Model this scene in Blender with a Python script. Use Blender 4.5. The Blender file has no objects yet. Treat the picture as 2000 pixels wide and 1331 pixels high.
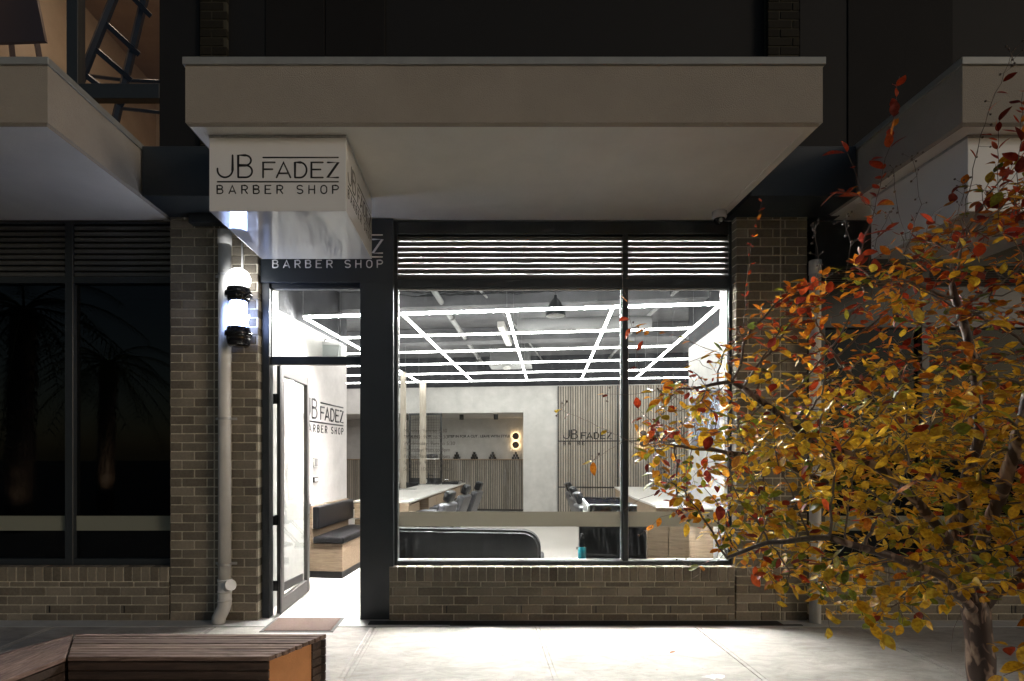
import bpy, bmesh, math, random
import numpy as np
from mathutils import Vector, Matrix, Euler, noise
R = math.radians
PI = math.pi
rnd = random.Random(7)
SC = bpy.context.scene
COL = SC.collection

# ------------------------------------------------------------------ camera, world, exposure
F = 1090.0; VX = 932.0; HZ = 888.0; CY = -5.385; CZ = 1.6      # measured from the photograph (2000 x 1331)
cam = bpy.data.cameras.new('camera')
cam.sensor_width = 36; cam.lens = F / 2000 * 36
cam.shift_x = (1000 - VX) / 2000; cam.shift_y = (HZ - 665.5) / 2000
cam.clip_end = 500; cam.clip_start = 0.05
co = bpy.data.objects.new('camera', cam); COL.objects.link(co)
co.location = (0, CY, CZ); co.rotation_euler = (R(90), 0, 0)
SC.camera = co
SC.view_settings.view_transform = 'Standard'; SC.view_settings.look = 'None'
SC.view_settings.exposure = 0.60; SC.view_settings.gamma = 1.0
cy = SC.cycles
cy.use_denoising = True
try: cy.denoiser = 'OPENIMAGEDENOISE'
except Exception: pass
cy.max_bounces = 10; cy.diffuse_bounces = 4; cy.glossy_bounces = 4; cy.transmission_bounces = 6
cy.transparent_max_bounces = 24; cy.sample_clamp_indirect = 6; cy.caustics_reflective = False; cy.caustics_refractive = False

W = bpy.data.worlds.new('World'); SC.world = W; W.use_nodes = True
wn = W.node_tree.nodes; wl = W.node_tree.links
sky = wn.new('ShaderNodeTexSky'); sky.sky_type = 'NISHITA'; sky.sun_disc = False
SUN_EL, SUN_AZ = R(12), R(124)
sky.sun_elevation = SUN_EL; sky.sun_rotation = SUN_AZ
bg = wn['Background']; wl.new(sky.outputs[0], bg.inputs[0]); bg.inputs[1].default_value = 0.024
sl = bpy.data.lights.new('night_glow', 'SUN'); sl.energy = 0.36; sl.angle = R(14); sl.color = (1.0, .84, .68)
so = bpy.data.objects.new('night_glow', sl); COL.objects.link(so)
d = Vector((math.sin(SUN_AZ) * math.cos(SUN_EL), math.cos(SUN_AZ) * math.cos(SUN_EL), math.sin(SUN_EL)))
so.rotation_euler = d.to_track_quat('Z', 'Y').to_euler(); so.location = (9, -8, 4)

LED = 22.0; OUT = 32.0; DOWN = 200.0                     # tube radiance; extra share thrown towards the street side

# ------------------------------------------------------------------ pixel helpers (measuring only)
def fx(px, Y=0.0): return (px - VX) * (Y - CY) / F
def fz(py, Y=0.0): return CZ + (HZ - py) * (Y - CY) / F
def gz(px, py, z):
    t = (z - CZ) * F / (HZ - py); return Vector(((px - VX) * t / F, CY + t, z))
A = math.atan(.1275); CA, SA = math.cos(A), math.sin(A)        # the shop room is turned 7 degrees against the facade
ROOM = Matrix.Rotation(-A, 4, 'Z')
CU, CW = -CY * SA, CY * CA
def _dir(px): tx = (px - VX) / F; return tx * CA - SA, tx * SA + CA
def rw(px, py, w):
    du, dw = _dir(px); t = (w - CW) / dw; return (CU + du * t, w, CZ + (HZ - py) / F * t)
def ru(px, py, u):
    du, dw = _dir(px); t = (u - CU) / du; return (u, CW + dw * t, CZ + (HZ - py) / F * t)
def rz(px, py, z):
    du, dw = _dir(px); t = (z - CZ) * F / (HZ - py); return (CU + du * t, CW + dw * t, z)

# ------------------------------------------------------------------ objects
MW = {}
def link(o): COL.objects.link(o); return o
def thing(name, label, cat, loc=(0, 0, 0), rot=0.0, group=None):
    o = bpy.data.objects.new(name, None); o.empty_display_size = .1; link(o)
    o.location = loc; o.rotation_euler = (0, 0, rot)
    o['label'] = label; o['category'] = cat
    if group: o['group'] = group
    MW[o.name] = Matrix.Translation(Vector(loc)) @ Matrix.Rotation(rot, 4, 'Z')
    return o
def rthing(name, label, cat, loc, rot=0.0, group=None):         # a thing placed in room coordinates
    p = ROOM @ Vector(loc); return thing(name, label, cat, p, rot - A, group)
def tag(o, label, cat, group=None):
    o['label'] = label; o['category'] = cat
    if group: o['group'] = group
    return o
def copy_thing(src, loc, rot, label, parent=None):
    c = src.copy(); link(c)
    if parent is None:
        c.location = loc; c.rotation_euler = (0, 0, rot); c['label'] = label
    else: c.parent = parent
    for ch in src.children: copy_thing(ch, None, None, None, c)
    return c

class MB:
    def __init__(s, M=None): s.bm = bmesh.new(); s.M = M or Matrix()
    def v(s, p): return s.bm.verts.new(s.M @ Vector(p))
    def face(s, pts, mi=0):
        f = s.bm.faces.new([s.v(p) for p in pts]); f.material_index = mi; return f
    def box(s, a, b, L=None, mi=0):
        x0, x1 = sorted((a[0], b[0])); y0, y1 = sorted((a[1], b[1])); z0, z1 = sorted((a[2], b[2]))
        P = [(x0,y0,z0),(x1,y0,z0),(x1,y1,z0),(x0,y1,z0),(x0,y0,z1),(x1,y0,z1),(x1,y1,z1),(x0,y1,z1)]
        if L is not None: P = [L @ Vector(p) for p in P]
        V = [s.v(p) for p in P]
        for q in ((3,2,1,0),(4,5,6,7),(0,1,5,4),(1,2,6,5),(2,3,7,6),(3,0,4,7)):
            f = s.bm.faces.new([V[i] for i in q]); f.material_index = mi
        return s
    def bbox(s, a, b, bev=.004, seg=2, L=None):                    # bevelled box
        bm = bmesh.new(); t = MB(); t.bm = bm; t.box(a, b, L)
        bmesh.ops.recalc_face_normals(bm, faces=bm.faces)
        bmesh.ops.bevel(bm, geom=bm.edges[:], offset=bev, segments=seg, affect='EDGES', profile=.6)
        s.absorb(bm); return s
    def absorb(s, bm, mi=0):
        m = {}
        for v in bm.verts: m[v.index if False else v] = s.v(v.co)
        for f in bm.faces:
            try:
                g = s.bm.faces.new([m[v] for v in f.verts]); g.material_index = mi; g.smooth = f.smooth
            except ValueError: pass
        bm.free()
    def prism(s, poly, ext, mi=0):                                 # polygon of 3D points swept by a vector
        e = Vector(ext); a = [s.v(p) for p in poly]; b = [s.v(Vector(p) + e) for p in poly]; n = len(a)
        s.bm.faces.new(a).material_index = mi; s.bm.faces.new(b[::-1]).material_index = mi
        for i in range(n): s.bm.faces.new([a[i], b[i], b[(i+1) % n], a[(i+1) % n]]).material_index = mi
        return s
    def tube(s, pts, r, n=8, cap=True, mi=0, smooth=True):
        pts = [Vector(p) for p in pts]; k = len(pts)
        rr = r if isinstance(r, (list, tuple)) else [r] * k
        rings = []; up = None
        for i, p in enumerate(pts):
            t = (pts[min(i+1, k-1)] - pts[max(i-1, 0)])
            if t.length < 1e-9: t = Vector((0, 0, 1))
            t.normalize()
            if up is None: up = Vector((0, 0, 1)) if abs(t.z) < .9 else Vector((1, 0, 0))
            x = t.cross(up)
            if x.length < 1e-6: x = t.orthogonal()
            x.normalize(); y = x.cross(t).normalized(); up = y
            g = 1.0
            if 0 < i < k-1:
                c = (pts[i]-pts[i-1]).normalized().dot((pts[i+1]-pts[i]).normalized()); g = min(1.6, 1 / max(.35, math.sqrt(max(0, (1+c)/2))))
            rings.append([s.v(p + (x*math.cos(2*PI*j/n) + y*math.sin(2*PI*j/n)) * rr[i] * (g if n > 4 else g)) for j in range(n)])
        for a, b in zip(rings, rings[1:]):
            for j in range(n):
                f = s.bm.faces.new([a[j], a[(j+1) % n], b[(j+1) % n], b[j]]); f.smooth = smooth; f.material_index = mi
        if cap:
            s.bm.faces.new(rings[0][::-1]).material_index = mi; s.bm.faces.new(rings[-1]).material_index = mi
        return s
    def lathe(s, prof, c=(0, 0, 0), n=24, mi=0, L=None):            # profile (r, z)
        L = L or Matrix(); c = Vector(c); rings = []
        for r, z in prof:
            if r < 1e-6: rings.append([s.v(L @ (c + Vector((0, 0, z))))])
            else: rings.append([s.v(L @ (c + Vector((r*math.cos(2*PI*j/n), r*math.sin(2*PI*j/n), z)))) for j in range(n)])
        for a, b in zip(rings, rings[1:]):
            for j in range(n):
                q = [a[j % len(a)], a[(j+1) % len(a)], b[(j+1) % len(b)], b[j % len(b)]]
                u = []
                for v in q:
                    if v not in u: u.append(v)
                if len(u) > 2:
                    f = s.bm.faces.new(u); f.smooth = True; f.material_index = mi
        return s
    def ball(s, c, r, n=12, mi=0, sz=1.0):
        return s.lathe([(r*math.sin(PI*i/n), -r*math.cos(PI*i/n)*sz) for i in range(n+1)], c, n*2 if n > 5 else 6, mi)
    def build(s, name, mats, parent=None, smooth=None, recalc=True):
        if recalc: bmesh.ops.recalc_face_normals(s.bm, faces=s.bm.faces)
        if parent is not None:
            r = parent
            while r.parent is not None: r = r.parent
            if r.name in MW: s.bm.transform(MW[r.name].inverted())
        me = bpy.data.meshes.new(name); s.bm.to_mesh(me); s.bm.free()
        for m in (mats if isinstance(mats, (list, tuple)) else [mats]): me.materials.append(m)
        if smooth is not None:
            for p in me.polygons: p.use_smooth = smooth
        o = bpy.data.objects.new(name, me); link(o)
        if parent is not None: o.parent = parent
        return o

# ------------------------------------------------------------------ materials
def mat(name): 
    m = bpy.data.materials.new(name); m.use_nodes = True
    return m, m.node_tree.nodes, m.node_tree.links, m.node_tree.nodes['Principled BSDF']
def pmat(name, col, rough=.5, metal=0.0, noise_s=None, var=.15, bump=0.0, bump_s=80, spec=.5, coat=0.0, rvar=0.0, stretch=None):
    m, n, l, b = mat(name)
    b.inputs['Roughness'].default_value = rough; b.inputs['Metallic'].default_value = metal
    b.inputs['Specular IOR Level'].default_value = spec; b.inputs['Coat Weight'].default_value = coat
    b.inputs['Base Color'].default_value = (*col, 1)
    tc = n.new('ShaderNodeTexCoord'); mp = n.new('ShaderNodeMapping'); l.new(tc.outputs['Object'], mp.inputs[0])
    if stretch: mp.inputs['Scale'].default_value = stretch
    if noise_s:
        t = n.new('ShaderNodeTexNoise'); t.inputs['Scale'].default_value = noise_s; t.inputs['Detail'].default_value = 8; t.inputs['Roughness'].default_value = .65
        l.new(mp.outputs[0], t.inputs[0])
        r = n.new('ShaderNodeValToRGB'); r.color_ramp.elements[0].position = .3; r.color_ramp.elements[1].position = .7
        r.color_ramp.elements[0].color = (*[c*(1-var) for c in col], 1); r.color_ramp.elements[1].color = (*[min(1, c*(1+var)) for c in col], 1)
        l.new(t.outputs[0], r.inputs[0]); l.new(r.outputs[0], b.inputs['Base Color'])
        if rvar:
            mr = n.new('ShaderNodeMapRange'); mr.inputs[3].default_value = rough-rvar; mr.inputs[4].default_value = rough+rvar
            l.new(t.outputs[0], mr.inputs[0]); l.new(mr.outputs[0], b.inputs['Roughness'])
    if bump:
        t2 = n.new('ShaderNodeTexNoise'); t2.inputs['Scale'].default_value = bump_s; t2.inputs['Detail'].default_value = 4
        l.new(mp.outputs[0], t2.inputs[0]); bp = n.new('ShaderNodeBump'); bp.inputs['Strength'].default_value = bump; bp.inputs['Distance'].default_value = .01
        l.new(t2.outputs[0], bp.inputs['Height']); l.new(bp.outputs[0], b.inputs['Normal'])
    return m
def emat(name, col, st):
    m, n, l, b = mat(name); e = n.new('ShaderNodeEmission'); e.inputs[0].default_value = (*col, 1); e.inputs[1].default_value = st
    l.new(e.outputs[0], n['Material Output'].inputs[0]); return m
def glassmat(name, tint=(.95, .97, .96), refl=1.0, dirt=0.0, rough=0.0):
    m, n, l, b = mat(name); n.remove(b)
    tr = n.new('ShaderNodeBsdfTransparent'); tr.inputs[0].default_value = (*tint, 1)
    gl = n.new('ShaderNodeBsdfGlossy'); gl.inputs['Roughness'].default_value = rough; gl.inputs[0].default_value = (1, 1, 1, 1)
    fr = n.new('ShaderNodeFresnel'); fr.inputs[0].default_value = 1.45
    ml = n.new('ShaderNodeMath'); ml.operation = 'MULTIPLY'; ml.inputs[1].default_value = refl; gb = n.new('ShaderNodeNewGeometry')
    sb = n.new('ShaderNodeMath'); sb.operation = 'SUBTRACT'; sb.inputs[0].default_value = 1.0; l.new(gb.outputs['Backfacing'], sb.inputs[1])
    m0 = n.new('ShaderNodeMath'); m0.operation = 'MULTIPLY'; l.new(fr.outputs[0], m0.inputs[0]); l.new(sb.outputs[0], m0.inputs[1]); l.new(m0.outputs[0], ml.inputs[0])
    mx = n.new('ShaderNodeMixShader'); l.new(ml.outputs[0], mx.inputs[0]); l.new(tr.outputs[0], mx.inputs[1]); l.new(gl.outputs[0], mx.inputs[2])
    out = mx
    if dirt:
        df = n.new('ShaderNodeBsdfTranslucent'); df.inputs[0].default_value = (.8, .8, .8, 1)
        tc = n.new('ShaderNodeTexCoord'); mp = n.new('ShaderNodeMapping'); mp.inputs['Scale'].default_value = (14, 14, 1.6); l.new(tc.outputs['Object'], mp.inputs[0])
        t = n.new('ShaderNodeTexNoise'); t.inputs['Scale'].default_value = 3; t.inputs['Detail'].default_value = 10; l.new(mp.outputs[0], t.inputs[0])
        r = n.new('ShaderNodeValToRGB'); r.color_ramp.elements[0].position = .5; r.color_ramp.elements[1].position = .85
        r.color_ramp.elements[0].color = (0, 0, 0, 1); r.color_ramp.elements[1].color = (dirt,)*3 + (1,)
        l.new(t.outputs[0], r.inputs[0]); m2 = n.new('ShaderNodeMixShader'); l.new(r.outputs[0], m2.inputs[0]); l.new(mx.outputs[0], m2.inputs[1]); l.new(df.outputs[0], m2.inputs[2]); out = m2
    l.new(out.outputs[0], n['Material Output'].inputs[0]); return m
def brickmat(name, c0, c1):
    m, n, l, b = mat(name); g = n.new('ShaderNodeNewGeometry'); r = n.new('ShaderNodeValToRGB')
    r.color_ramp.elements[0].color = (*c0, 1); r.color_ramp.elements[1].color = (*c1, 1)
    tc = n.new('ShaderNodeTexCoord'); t = n.new('ShaderNodeTexNoise'); t.inputs['Scale'].default_value = 38; t.inputs['Detail'].default_value = 8; t.inputs['Roughness'].default_value = .75
    l.new(tc.outputs['Object'], t.inputs[0])
    t3 = n.new('ShaderNodeTexNoise'); t3.inputs['Scale'].default_value = 3.2; t3.inputs['Detail'].default_value = 3; l.new(tc.outputs['Object'], t3.inputs[0])
    ad = n.new('ShaderNodeMath'); ad.operation = 'MULTIPLY_ADD'; ad.inputs[1].default_value = .6
    l.new(g.outputs['Random Per Island'], ad.inputs[0]); 
    a2 = n.new('ShaderNodeMath'); a2.operation = 'MULTIPLY_ADD'; a2.inputs[1].default_value = 1.1; a2.inputs[2].default_value = -.37
    l.new(t.outputs[0], a2.inputs[0]); l.new(a2.outputs[0], ad.inputs[2]); l.new(ad.outputs[0], r.inputs[0])
    mx = n.new('ShaderNodeMix'); mx.data_type = 'RGBA'; mx.blend_type = 'MULTIPLY'; mx.inputs[0].default_value = .55
    r3 = n.new('ShaderNodeValToRGB'); r3.color_ramp.elements[0].position = .35; r3.color_ramp.elements[1].position = .65; r3.color_ramp.elements[0].color = (.6, .58, .55, 1); r3.color_ramp.elements[1].color = (1.1, 1.05, 1, 1)
    l.new(t3.outputs[0], r3.inputs[0]); l.new(r.outputs[0], mx.inputs[6]); l.new(r3.outputs[0], mx.inputs[7]); l.new(mx.outputs[2], b.inputs['Base Color'])
    b.inputs['Roughness'].default_value = .85; b.inputs['Specular IOR Level'].default_value = .25
    t2 = n.new('ShaderNodeTexNoise'); t2.inputs['Scale'].default_value = 140; t2.inputs['Detail'].default_value = 5; l.new(tc.outputs['Object'], t2.inputs[0])
    bp = n.new('ShaderNodeBump'); bp.inputs['Strength'].default_value = .5; bp.inputs['Distance'].default_value = .004; l.new(t2.outputs[0], bp.inputs['Height']); l.new(bp.outputs[0], b.inputs['Normal'])
    return m
def woodmat(name, c0, c1, axis='x', scale=1.0, rough=.5, island=True, bump=.15, dist=2.5):
    m, n, l, b = mat(name); tc = n.new('ShaderNodeTexCoord'); mp = n.new('ShaderNodeMapping')
    sc = {'x': (1.2, 14, 14), 'y': (14, 1.2, 14), 'z': (14, 14, 1.2)}[axis]; mp.inputs['Scale'].default_value = [v*scale for v in sc]
    g = n.new('ShaderNodeNewGeometry')
    if island:
        vm = n.new('ShaderNodeVectorMath'); vm.operation = 'SCALE'; cb = n.new('ShaderNodeCombineXYZ')
        for i in range(3): l.new(g.outputs['Random Per Island'], cb.inputs[i])
        l.new(cb.outputs[0], vm.inputs[0]); vm.inputs[3].default_value = 37.0
        va = n.new('ShaderNodeVectorMath'); va.operation = 'ADD'; l.new(tc.outputs['Object'], va.inputs[0]); l.new(vm.outputs[0], va.inputs[1]); l.new(va.outputs[0], mp.inputs[0])
    else: l.new(tc.outputs['Object'], mp.inputs[0])
    t = n.new('ShaderNodeTexNoise'); t.inputs['Scale'].default_value = 2.0; t.inputs['Detail'].default_value = 10; t.inputs['Roughness'].default_value = .6; t.inputs['Distortion'].default_value = dist
    l.new(mp.outputs[0], t.inputs[0]); r = n.new('ShaderNodeValToRGB'); r.color_ramp.elements[0].position = .32; r.color_ramp.elements[1].position = .68
    r.color_ramp.elements[0].color = (*c0, 1); r.color_ramp.elements[1].color = (*c1, 1); l.new(t.outputs[0], r.inputs[0])
    mx = n.new('ShaderNodeMix'); mx.data_type = 'RGBA'; mx.blend_type = 'MULTIPLY'; mx.inputs[0].default_value = 1.0 if island else 0.0
    mr = n.new('ShaderNodeMapRange'); mr.inputs[3].default_value = .72; mr.inputs[4].default_value = 1.15; l.new(g.outputs['Random Per Island'], mr.inputs[0])
    l.new(r.outputs[0], mx.inputs[6]); l.new(mr.outputs[0], mx.inputs[7]); l.new(mx.outputs[2], b.inputs['Base Color'])
    b.inputs['Roughness'].default_value = rough; bp = n.new('ShaderNodeBump'); bp.inputs['Strength'].default_value = bump; bp.inputs['Distance'].default_value = .003
    l.new(t.outputs[0], bp.inputs['Height']); l.new(bp.outputs[0], b.inputs['Normal']); return m

M_brick = brickmat('brick', (.115, .101, .080), (.34, .305, .245))
M_brick2 = brickmat('shaded_brick', (.010, .009, .007), (.026, .024, .017)); M_mortar2 = pmat('shaded_mortar', (.05, .048, .035), .95)  # same brick and mortar as below, night shade darkened into the colour
M_mortar = pmat('mortar', (.60, .55, .44), .95, noise_s=60, var=.25, bump=.5, bump_s=200)
M_render = pmat('cement_render', (.36, .33, .29), .9, noise_s=2.5, var=.07, bump=.75, bump_s=130, spec=.2)
M_soffit = pmat('soffit_lit_render', (.88, .85, .79), .85, noise_s=2.2, var=.05, bump=.5, bump_s=130, spec=.2)  # underside copy of the canopy render; bounced light is lightened into its colour
M_cap = pmat('cap_metal', (.34, .35, .34), .45, .3, noise_s=6, var=.1)
M_frame = pmat('frame_paint', (.026, .032, .038), .42, noise_s=3, var=.1, bump=.03, bump_s=300, rvar=.06)
M_frame2 = pmat('door_paint', (.20, .19, .18), .35, .6, noise_s=3, var=.06)
M_louvre = pmat('louvre_paint', (.085, .088, .09), .5, noise_s=4, var=.15)
M_black = pmat('black_plastic', (.012, .012, .013), .35)
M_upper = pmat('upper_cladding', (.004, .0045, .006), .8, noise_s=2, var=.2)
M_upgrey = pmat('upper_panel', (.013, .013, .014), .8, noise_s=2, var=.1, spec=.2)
M_conc = None
M_white = pmat('white_acrylic', (.86, .86, .86), .05, noise_s=1.2, var=.02, coat=1.0)
M_pipe = pmat('pipe_paint', (.70, .69, .66), .45, noise_s=7, var=.08)
M_vinyl = pmat('black_vinyl', (.012, .012, .012), .5)
M_wtext = pmat('white_vinyl', (.75, .75, .76), .5)
M_hours = pmat('grey_vinyl', (.16, .145, .13), .6)
M_led = emat('led_tube', (1, .975, .95), LED)
M_ledf = emat('led_tube_front', (1, .975, .95), LED)
def led_nodes():                                                  # front tube: extra light added forward and down to brighten pavement and canopy
    n, l = M_ledf.node_tree.nodes, M_ledf.node_tree.links; e = n['Emission']; g = n.new('ShaderNodeNewGeometry'); dp = n.new('ShaderNodeVectorMath'); dp.operation = 'DOT_PRODUCT'
    d_ = (ROOM.to_3x3() @ Vector((0, -1, -.15))).normalized(); dp.inputs[1].default_value = d_; l.new(g.outputs['Incoming'], dp.inputs[0])
    mx = n.new('ShaderNodeMath'); mx.operation = 'MAXIMUM'; mx.inputs[1].default_value = 0; l.new(dp.outputs['Value'], mx.inputs[0])
    pw_ = n.new('ShaderNodeMath'); pw_.operation = 'POWER'; pw_.inputs[1].default_value = 2.0; l.new(mx.outputs[0], pw_.inputs[0])
    ma = n.new('ShaderNodeMath'); ma.operation = 'MULTIPLY_ADD'; ma.inputs[1].default_value = LED*OUT; ma.inputs[2].default_value = LED; l.new(pw_.outputs[0], ma.inputs[0]); sx = n.new('ShaderNodeSeparateXYZ'); l.new(g.outputs['Incoming'], sx.inputs[0]); ng = n.new('ShaderNodeMath'); ng.operation = 'MULTIPLY'; ng.inputs[1].default_value = -1.0; l.new(sx.outputs[2], ng.inputs[0])
    m3 = n.new('ShaderNodeMath'); m3.operation = 'MAXIMUM'; m3.inputs[1].default_value = 0; l.new(ng.outputs[0], m3.inputs[0]); p3 = n.new('ShaderNodeMath'); p3.operation = 'POWER'; p3.inputs[1].default_value = 9.0; l.new(m3.outputs[0], p3.inputs[0])
    m4 = n.new('ShaderNodeMath'); m4.operation = 'MULTIPLY_ADD'; m4.inputs[1].default_value = LED*DOWN; l.new(p3.outputs[0], m4.inputs[0]); l.new(ma.outputs[0], m4.inputs[2]); l.new(m4.outputs[0], e.inputs[1])
led_nodes()
M_globe = emat('globe_glow', (.97, .98, 1.0), 7.0)
M_core = emat('pole_glow', (.42, .55, 1.0), 17.0)
M_warm = emat('warm_glow', (1.0, .66, .34), 16.0)
M_spot = emat('spot_glow', (1.0, .9, .75), 6.0)
M_room = emat('upstairs_lamp', (1.0, .76, .52), 1.4)
M_glass = glassmat('window_glass', dirt=.012)
M_dglass = glassmat('dark_glass', (.5, .55, .58), .8)
M_clear = glassmat('clear_tube', (.93, .95, 1.0), 1.5)
M_ceil = pmat('soffit_concrete', (.19, .19, .20), .85, noise_s=1.6, var=.3, bump=.2, bump_s=30)
M_dwall = pmat('charcoal_wall', (.03, .03, .035), .8, noise_s=2, var=.2)
M_slatback = pmat('slat_backing', (.075, .068, .06), .8)
M_micro = pmat('microcement', (.50, .485, .46), .7, noise_s=3.2, var=.13, bump=.06, bump_s=25)
M_floor = pmat('floor_tile', (.60, .565, .52), .42, noise_s=1.4, var=.06, bump=.03, bump_s=60)
M_oak = woodmat('oak', (.22, .155, .10), (.40, .30, .20), 'x', rough=.5, island=False)
M_oakv = woodmat('oak_slats', (.29, .25, .20), (.45, .40, .33), 'z', rough=.55)
M_leather = pmat('black_leather', (.006, .006, .007), .38, noise_s=10, var=.2, bump=.25, bump_s=160, spec=.25)
M_greyl = pmat('charcoal_leather', (.045, .045, .05), .4, bump=.2, bump_s=160)
M_chrome = pmat('chrome', (.6, .6, .6), .15, 1.0)
M_desk = pmat('black_gloss', (.008, .008, .010), .12)
M_counter = pmat('white_counter', (.72, .70, .66), .3, noise_s=3, var=.04)
M_steel = pmat('steel', (.45, .45, .44), .35, .9)
M_alu = pmat('galvanised', (.5, .5, .5), .5, .6, noise_s=20, var=.2)
M_weath = woodmat('weathered_timber', (.075, .045, .034), (.26, .18, .145), 'x', 1.6, rough=.8, bump=.6, dist=1.2)
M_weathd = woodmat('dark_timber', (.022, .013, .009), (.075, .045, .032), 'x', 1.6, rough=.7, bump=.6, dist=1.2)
M_orange = pmat('orange_panel', (.56, .25, .095), .6, noise_s=7, var=.12, bump=.1, bump_s=90)
M_mat = pmat('doormat_pile', (.165, .115, .095), .95, noise_s=220, var=.45, bump=1.0, bump_s=400)
M_matedge = pmat('doormat_edge', (.10, .095, .09), .7)
M_strip = pmat('drain_grate', (.018, .020, .022), .5)
M_blue = pmat('teal_liquid', (.01, .30, .36), .1)
M_asph = pmat('asphalt', (.05, .05, .05), .9, noise_s=30, var=.3, bump=.6, bump_s=90)

def concmat():
    m, n, l, b = mat('pavement_concrete'); tc = n.new('ShaderNodeTexCoord')
    def N(s, det, ro=.6, vec=None, dist=0):
        t = n.new('ShaderNodeTexNoise'); t.inputs['Scale'].default_value = s; t.inputs['Detail'].default_value = det; t.inputs['Roughness'].default_value = ro; t.inputs['Distortion'].default_value = dist
        l.new(vec or tc.outputs['Object'], t.inputs[0]); return t.outputs[0]
    def RP(f, p0, p1, c0, c1):
        r = n.new('ShaderNodeValToRGB'); r.color_ramp.elements[0].position = p0; r.color_ramp.elements[1].position = p1
        r.color_ramp.elements[0].color = (*c0, 1); r.color_ramp.elements[1].color = (*c1, 1); l.new(f, r.inputs[0]); return r.outputs[0]
    def MX(a, c, bl='MULTIPLY', f=1.0):
        x = n.new('ShaderNodeMix'); x.data_type = 'RGBA'; x.blend_type = bl; x.inputs[0].default_value = f; l.new(a, x.inputs[6]); l.new(c, x.inputs[7]); return x.outputs[2]
    mp = n.new('ShaderNodeMapping'); mp.inputs['Scale'].default_value = (1, 2.2, 1); l.new(tc.outputs['Object'], mp.inputs[0])
    base = RP(N(1.5, 7, .62, mp.outputs[0], .6), .3, .72, (.38, .355, .32), (.56, .535, .49))
    blot = RP(N(4.5, 6, .7, mp.outputs[0], 1.0), .38, .60, (.74, .73, .71), (1.04, 1.04, 1.04))
    fine = RP(N(170, 3, .6), .3, .7, (.88, .88, .88), (1.06, 1.06, 1.06))
    spk = RP(N(55, 2, .5), .255, .29, (.35, .33, .30), (1, 1, 1))
    c = MX(MX(MX(base, blot, f=.8), fine), spk)
    l.new(c, b.inputs['Base Color']); b.inputs['Roughness'].default_value = .78
    bp = n.new('ShaderNodeBump'); bp.inputs['Strength'].default_value = .25; bp.inputs['Distance'].default_value = .004; l.new(N(190, 4), bp.inputs['Height']); l.new(bp.outputs[0], b.inputs['Normal'])
    return m
M_conc = concmat()
M_strip2 = pmat('threshold_concrete', (.50, .50, .48), .8, noise_s=5, var=.1, bump=.1, bump_s=120)
def filmmat(name, col, f=.85, tf=.5):
    m, n, l, b = mat(name); n.remove(b)
    df = n.new('ShaderNodeBsdfDiffuse'); df.inputs[0].default_value = (*col, 1); tl = n.new('ShaderNodeBsdfTranslucent'); tl.inputs[0].default_value = (*[c*.9 for c in col], 1)
    tr = n.new('ShaderNodeBsdfTransparent'); a = n.new('ShaderNodeMixShader'); a.inputs[0].default_value = tf; l.new(df.outputs[0], a.inputs[1]); l.new(tl.outputs[0], a.inputs[2])
    c = n.new('ShaderNodeMixShader'); c.inputs[0].default_value = f; l.new(tr.outputs[0], c.inputs[1]); l.new(a.outputs[0], c.inputs[2]); l.new(c.outputs[0], n['Material Output'].inputs[0]); return m
M_film = filmmat('frosted_film', (.36, .33, .27), .93)
M_poly = filmmat('opal_sheet', (.50, .50, .50), 1.0, .9)

# ------------------------------------------------------------------ lettering
def arc(cx, cy, rx, ry, a0, a1, n=14):
    return [(cx + rx*math.cos(R(a0 + (a1-a0)*i/n)), cy + ry*math.sin(R(a0 + (a1-a0)*i/n))) for i in range(n+1)]
def glyph(ch, w, h):
    k = h
    G = {
     'F': [[(0,0),(0,k),(w,k)], [(0,k*.55),(w*.8,k*.55)]],
     'E': [[(w,0),(0,0),(0,k),(w,k)], [(0,k*.53),(w*.8,k*.53)]],
     'A': [[(0,0),(w/2,k),(w,0)], [(w*.17,k*.28),(w*.83,k*.28)]],
     'Z': [[(0,k),(w,k),(0,0),(w,0)]],
     'D': [[(0,0),(0,k),(w*.45,k)] + arc(w*.45,k/2,w*.55,k/2,90,-90) + [(0,0)]],
     'H': [[(0,0),(0,k)], [(w,0),(w,k)], [(0,k/2),(w,k/2)]],
     'O': [[(w,k*.35)] + arc(w/2,k-w/2*1.05,w/2,w/2*1.05,0,180) + arc(w/2,w/2*1.05,w/2,w/2*1.05,180,360)],
     'P': [[(0,0),(0,k),(w*.55,k)] + arc(w*.55,k*.74,w*.45,k*.26,90,-90) + [(0,k*.48)]],
     'R': [[(0,0),(0,k),(w*.55,k)] + arc(w*.55,k*.74,w*.45,k*.26,90,-90) + [(0,k*.48)], [(w*.5,k*.48),(w,0)]],
     'B': [[(0,0),(0,k),(w*.5,k)] + arc(w*.5,k*.77,w*.42,k*.23,90,-90) + [(0,k*.54),(w*.55,k*.54)] + arc(w*.55,k*.27,w*.45,k*.27,90,-90) + [(0,0)]],
     'S': [arc(w/2,k*.75,w/2,k*.25,35,180) + arc(w/2,k*.75,w/2,k*.25,180,270)[1:] + arc(w/2,k*.25,w/2,k*.25,90,-145)[1:]],
     'J': [[(w,k),(w,k*.34)] + arc(w*.5,k*.34,w*.5,k*.34,0,-180) + [(0,k*.40)]],
    }
    return G[ch]
LOGO = [('J',115,450,135,197,1),('B',300,450,125,197,1),('F',523,452,105,135,1),('A',643,452,125,135,1),('D',808,452,104,135,1),('E',955,452,103,135,1),('Z',1100,452,95,135,1)] + \
       [(c, x, 595, w, 72, .68) for c, x, w in (('B',112,51),('A',218,59),('R',333,49),('B',437,51),('E',542,50),('R',648,50),('S',827,51),('H',933,50),('O',1040,52),('P',1145,51))]
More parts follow.
